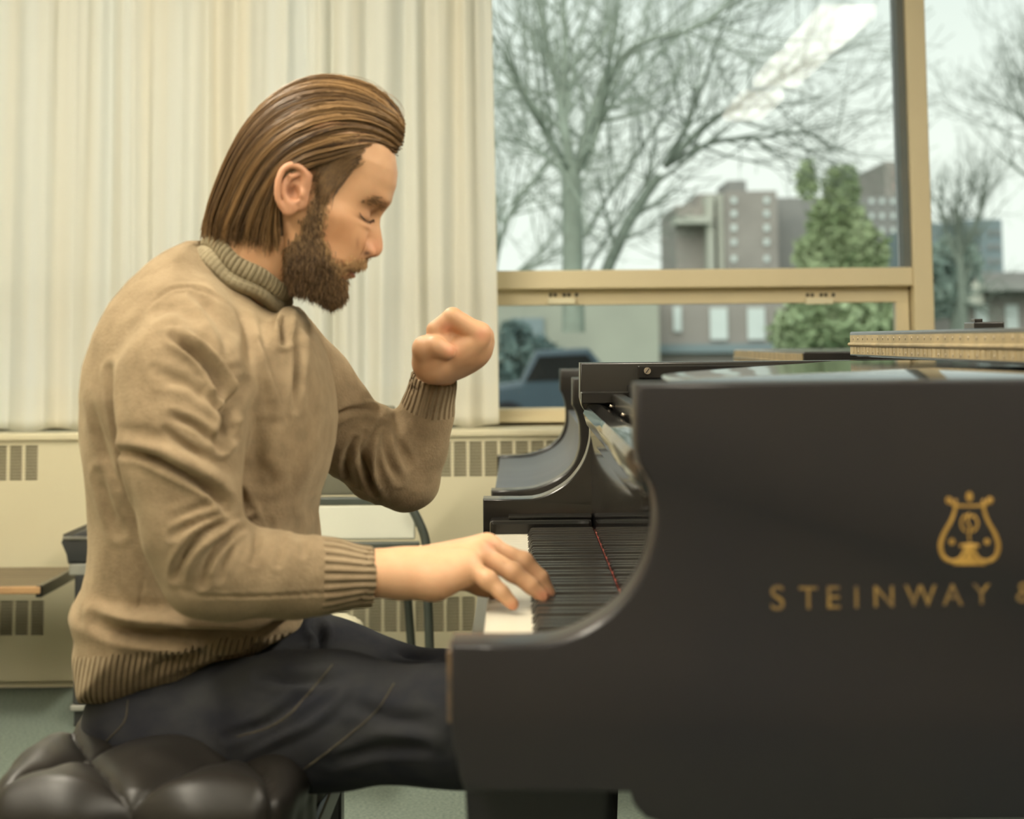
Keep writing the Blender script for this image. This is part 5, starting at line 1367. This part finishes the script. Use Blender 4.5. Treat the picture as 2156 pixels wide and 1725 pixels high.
def mir(a): b = a.copy(); b[..., 1] = 2*HY-b[..., 1]; return b
allg = np.concatenate([mir(GA[1:])[::-1], GA])   # across the head
def across(u):    # u in 0..10 -> 12-point guide by catmull across
    n = len(allg); i = int(np.clip(math.floor(u), 0, n-2)); f = u-i
    a, b, c, d = allg[max(i-1, 0)], allg[i], allg[i+1], allg[min(i+2, n-1)]
    return .5*((2*b)+(-a+c)*f+(2*a-5*b+4*c-d)*f*f+(-a+3*b-3*c+d)*f**3)
cen = P(655, 330, HY)
def hair():
    r = np.random.default_rng(2)
    # dark under-layer that follows the same sweep
    us = np.linspace(.0, 10, 90); rows = np.array([catmull(across(u), 60) for u in us])
    inn = rows+(cen-rows)*.055
    # shell : outer sheet + rim folded inwards so that it has thickness
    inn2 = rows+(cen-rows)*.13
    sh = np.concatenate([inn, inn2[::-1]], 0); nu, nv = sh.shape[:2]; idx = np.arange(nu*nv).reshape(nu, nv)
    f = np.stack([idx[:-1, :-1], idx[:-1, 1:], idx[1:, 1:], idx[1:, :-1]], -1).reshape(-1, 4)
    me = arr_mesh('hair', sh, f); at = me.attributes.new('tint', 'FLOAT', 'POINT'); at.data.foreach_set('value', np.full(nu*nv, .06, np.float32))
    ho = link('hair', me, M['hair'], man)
    n = 5200; k = 16; PT = np.zeros((n, k, 3)); TI = np.zeros(n); RA = np.zeros((n, k))
    nclump = 150; cu_ = r.uniform(.1, 9.95, nclump); ctint = r.beta(2, 2.2, nclump); cwv = r.normal(0, 1, (nclump, 4)); clift = r.uniform(-.3, 1, nclump)
    for i in range(n):
        u = r.uniform(0, 10) if r.uniform() < .3 else 5+abs(r.normal(0, 2.4)) % 5
        c = int(np.argmin(np.abs(cu_-u)+r.uniform(0, .25, nclump)))
        u = u+(cu_[c]-u)*.45
        g = across(min(max(u, 0), 10)); t0 = 0 if r.uniform() < .38 else r.uniform(.0, .55); t1 = 1 if r.uniform() < .6 else r.uniform(max(.55, t0+.3), 1)
        cc = catmull(g, 60); tt = np.linspace(t0, t1, k)*59; ii = np.minimum(tt.astype(int), 58); fr = (tt-ii)[:, None]
        p = cc[ii]*(1-fr)+cc[ii+1]*fr
        out = p-cen; out /= np.linalg.norm(out, axis=1)[:, None]
        s = np.linspace(0, 1, k)
        lift = .0015+.003*clift[c]*np.sin(np.pi*s)+r.normal(0, .0011)-.004*(s < .02)
        w = cwv[c]
        side = np.array([0, 1, 0])
        p = p+out*np.broadcast_to(lift, k)[:, None]+side*(.0035*w[0]*np.sin(3*s+w[1])+.0012*r.normal()*s)[:, None]+UU*(.003*w[2]*np.sin(4*s+w[3])+.0035*r.normal()*s)[:, None]
        if t1 == 1: p[-1] += np.array([0, 0, -1])*r.uniform(-.004, .012)+out[-1]*r.uniform(-.004, .003)
        PT[i] = p; TI[i] = np.clip(ctint[c]*.75+r.normal(0, .13)+.08, 0, 1); RA[i] = np.interp(s, [0, .15, .8, 1], [.0006, .0009, .0007, .0002])
    strands('hair_strands', PT, RA, M['hair'], ho, TI)
    # fly-away hairs over the crown
    n = 26; PT = np.zeros((n, k, 3))
    for i in range(n):
        u = 5+r.normal(0, .7); cc = catmull(across(u), 60); a = r.integers(2, 16); b = min(59, a+r.integers(8, 18)); tt = np.linspace(a, b, k).astype(int); p = cc[tt]; out = p-cen; out /= np.linalg.norm(out, axis=1)[:, None]
        s = np.linspace(0, 1, k); PT[i] = p+out*(.006+r.uniform(.003, .012)*np.sin(np.pi*s)**.8)[:, None]
    strands('flyaway_strands', PT, .00022, M['hair'], ho, r.uniform(.3, .8, n))
    # short temple hair in front of the ear
    n = 900; PT = np.zeros((n, 8, 3)); TI = r.uniform(.05, .55, n)
    for i in range(n):
        a = r.uniform(); x0 = 758-a*66+r.normal(0, 7); y0 = 310+a*40+r.normal(0, 10)+ (r.uniform()**2)*32*(1-a*.2)
        ln = r.uniform(35, 70); ang = math.radians(168-40*a+r.normal(0, 7)+ (y0-315)*-.45)
        x1, y1 = x0+ln*math.cos(ang), y0+ln*abs(math.sin(ang))*1.0
        ss_ = np.linspace(0, 1, 8)
        for j, s in enumerate(ss_):
            x = x0+(x1-x0)*s; y = y0+(y1-y0)*s+4*math.sin(s*3)
            PT[i, j] = (x, y, 0)
    # drop them on the head surface
    hb = BVHTree.FromPolygons([tuple(v) for v in HV], [tuple(f) for f in HFc])
    ok = []
    for i in range(n):
        good = True
        for j in range(8):
            o_ = Vector((0, 0, EYE)); d_ = Vector(P(PT[i, j, 0], PT[i, j, 1], 2.2))-o_; h = hb.ray_cast(o_, d_.normalized())
            if h[0] is None: good = False; break
            PT[i, j] = np.array(h[0])+np.array([0, -1, 0])*(.0012+.0022*math.sin(j/7*3))
        if good: ok.append(i)
    strands('temple_strands', PT[ok], np.interp(np.linspace(0, 1, 8), [0, .6, 1], [.0006, .0006, .0002]), M['hair'], ho, TI[ok])
hair()
def stubble(name, polys, n, L0, L1, dirf, seed, both=True, tl0=0, tl1=1, near_only=False, rad=.00042):
    r = np.random.default_rng(seed); V = HV[:HI.size]
    # test against the near-side image of every head vertex
    Vn = V.copy(); Vn[:, 1] = np.where(Vn[:, 1] > HY, 2*HY-Vn[:, 1], Vn[:, 1]); x, y = projv(Vn)
    ins = np.zeros(len(V), bool)
    for p in polys: ins |= inpoly(x, y, p) < r.normal(-1.5, 5.5, len(V))
    if near_only: ins &= V[:, 1] < HY+.004
    # area weights
    A_ = V[HI]; ar = np.linalg.norm(np.cross(np.roll(A_, -1, 1)-A_, np.gradient(A_, axis=0)), axis=2).ravel()
    w = ar*ins*(np.where(V[:, 1] < HY, 1.0, .45)); w /= w.sum(); ii = r.choice(len(V), n, p=w)
    p0 = V[ii]; nn_ = HN[ii]; k = 5; PT = np.zeros((n, k, 3)); px_, py_ = projv(p0)
    dr = dirf(px_, py_, p0, nn_, r); L = r.uniform(L0, L1, n)*np.interp(py_, [400, 470, 540, 600], [.55, .65, .9, 1.0])
    curl = r.normal(0, .5, (n, 3))
    for j in range(k):
        s = j/(k-1); d = nn_*(.9-.65*s)+dr*(.35+.85*s)+curl*s*.55
        PT[:, j] = p0+d*(L*s)[:, None]
    ti = np.clip(r.beta(1.6, 2.4, n), 0, 1)*(tl1-tl0)+tl0
    de = np.min([np.abs(inpoly(px_, py_, p)) for p in polys], axis=0)
    ti = ti*np.interp(px_, [600, 660, 695, 730], [.55, .65, 1.0, 1.7])*np.interp(py_, [400, 500, 560, 600], [1.3, 1.25, .95, .9])*np.interp(de, [0, 14], [1.5, .85])
    return strands(name, PT, np.interp(np.linspace(0, 1, k), [0, .7, 1], [rad, rad, rad*.35]), M['beard'], man, np.clip(ti, 0, 1))
def bdir(px, py, p, n, r):
    d = np.zeros_like(p); d[:, 2] = -1; d[:, 0] = np.interp(px, [600, 700, 740], [-.05, .12, .1]); return d
stubble('beard', [beard_poly], 12000, .005, .0095, bdir, 3)
def mdir(px, py, p, n, r):
    d = np.zeros_like(p); d[:, 2] = -.75; d[:, 1] = np.sign(p[:, 1]-HY)*.6; d[:, 0] = -.3; return d
stubble('moustache', [must_poly], 900, .003, .006, mdir, 4, tl0=.55, tl1=1.3)
def edir(px, py, p, n, r):
    d = np.zeros_like(p); d[:, 1] = np.sign(p[:, 1]-HY)*.9; d[:, 2] = .15; d[:, 0] = -.6; return d*1.6-n*.55
brow = [(766, 422), (780, 415), (797, 420), (811, 431), (813, 443), (803, 441), (790, 431), (776, 425)]
stubble('eyebrow', [brow], 240, .003, .006, edir, 5, tl0=0, tl1=.4)
def lash():
    hb = BVHTree.FromPolygons([tuple(v) for v in HV], [tuple(f) for f in HFc]); r = np.random.default_rng(6)
    c = catmull([(757, 447), (762, 456), (770, 463), (779, 465), (787, 462)], 60); PT = []
    for rep in range(1):
        for x, y in c:
            o_ = Vector((0, 0, EYE)); d_ = Vector(P(x+r.normal(0, .6), y+r.normal(0, .6), 2.2))-o_; h = hb.ray_cast(o_, d_.normalized())
            if h[0] is None: continue
            b = np.array(h[0]); dr = FF*.45-np.array([0, 0, 1])*.8+np.array([0, -.4, 0]); L = r.uniform(.002, .0042)
            PT.append([b-dr*.0008, b+dr*L*.5, b+dr*L])
    PT = np.array(PT); strands('eyelashes', PT, .00024, M['beard'], man, np.zeros(len(PT)))
    b2 = PT.copy(); b2[..., 1] = 2*HY-b2[..., 1]; strands('eyelashes', b2, .00024, M['beard'], man, np.zeros(len(PT)))
lash()
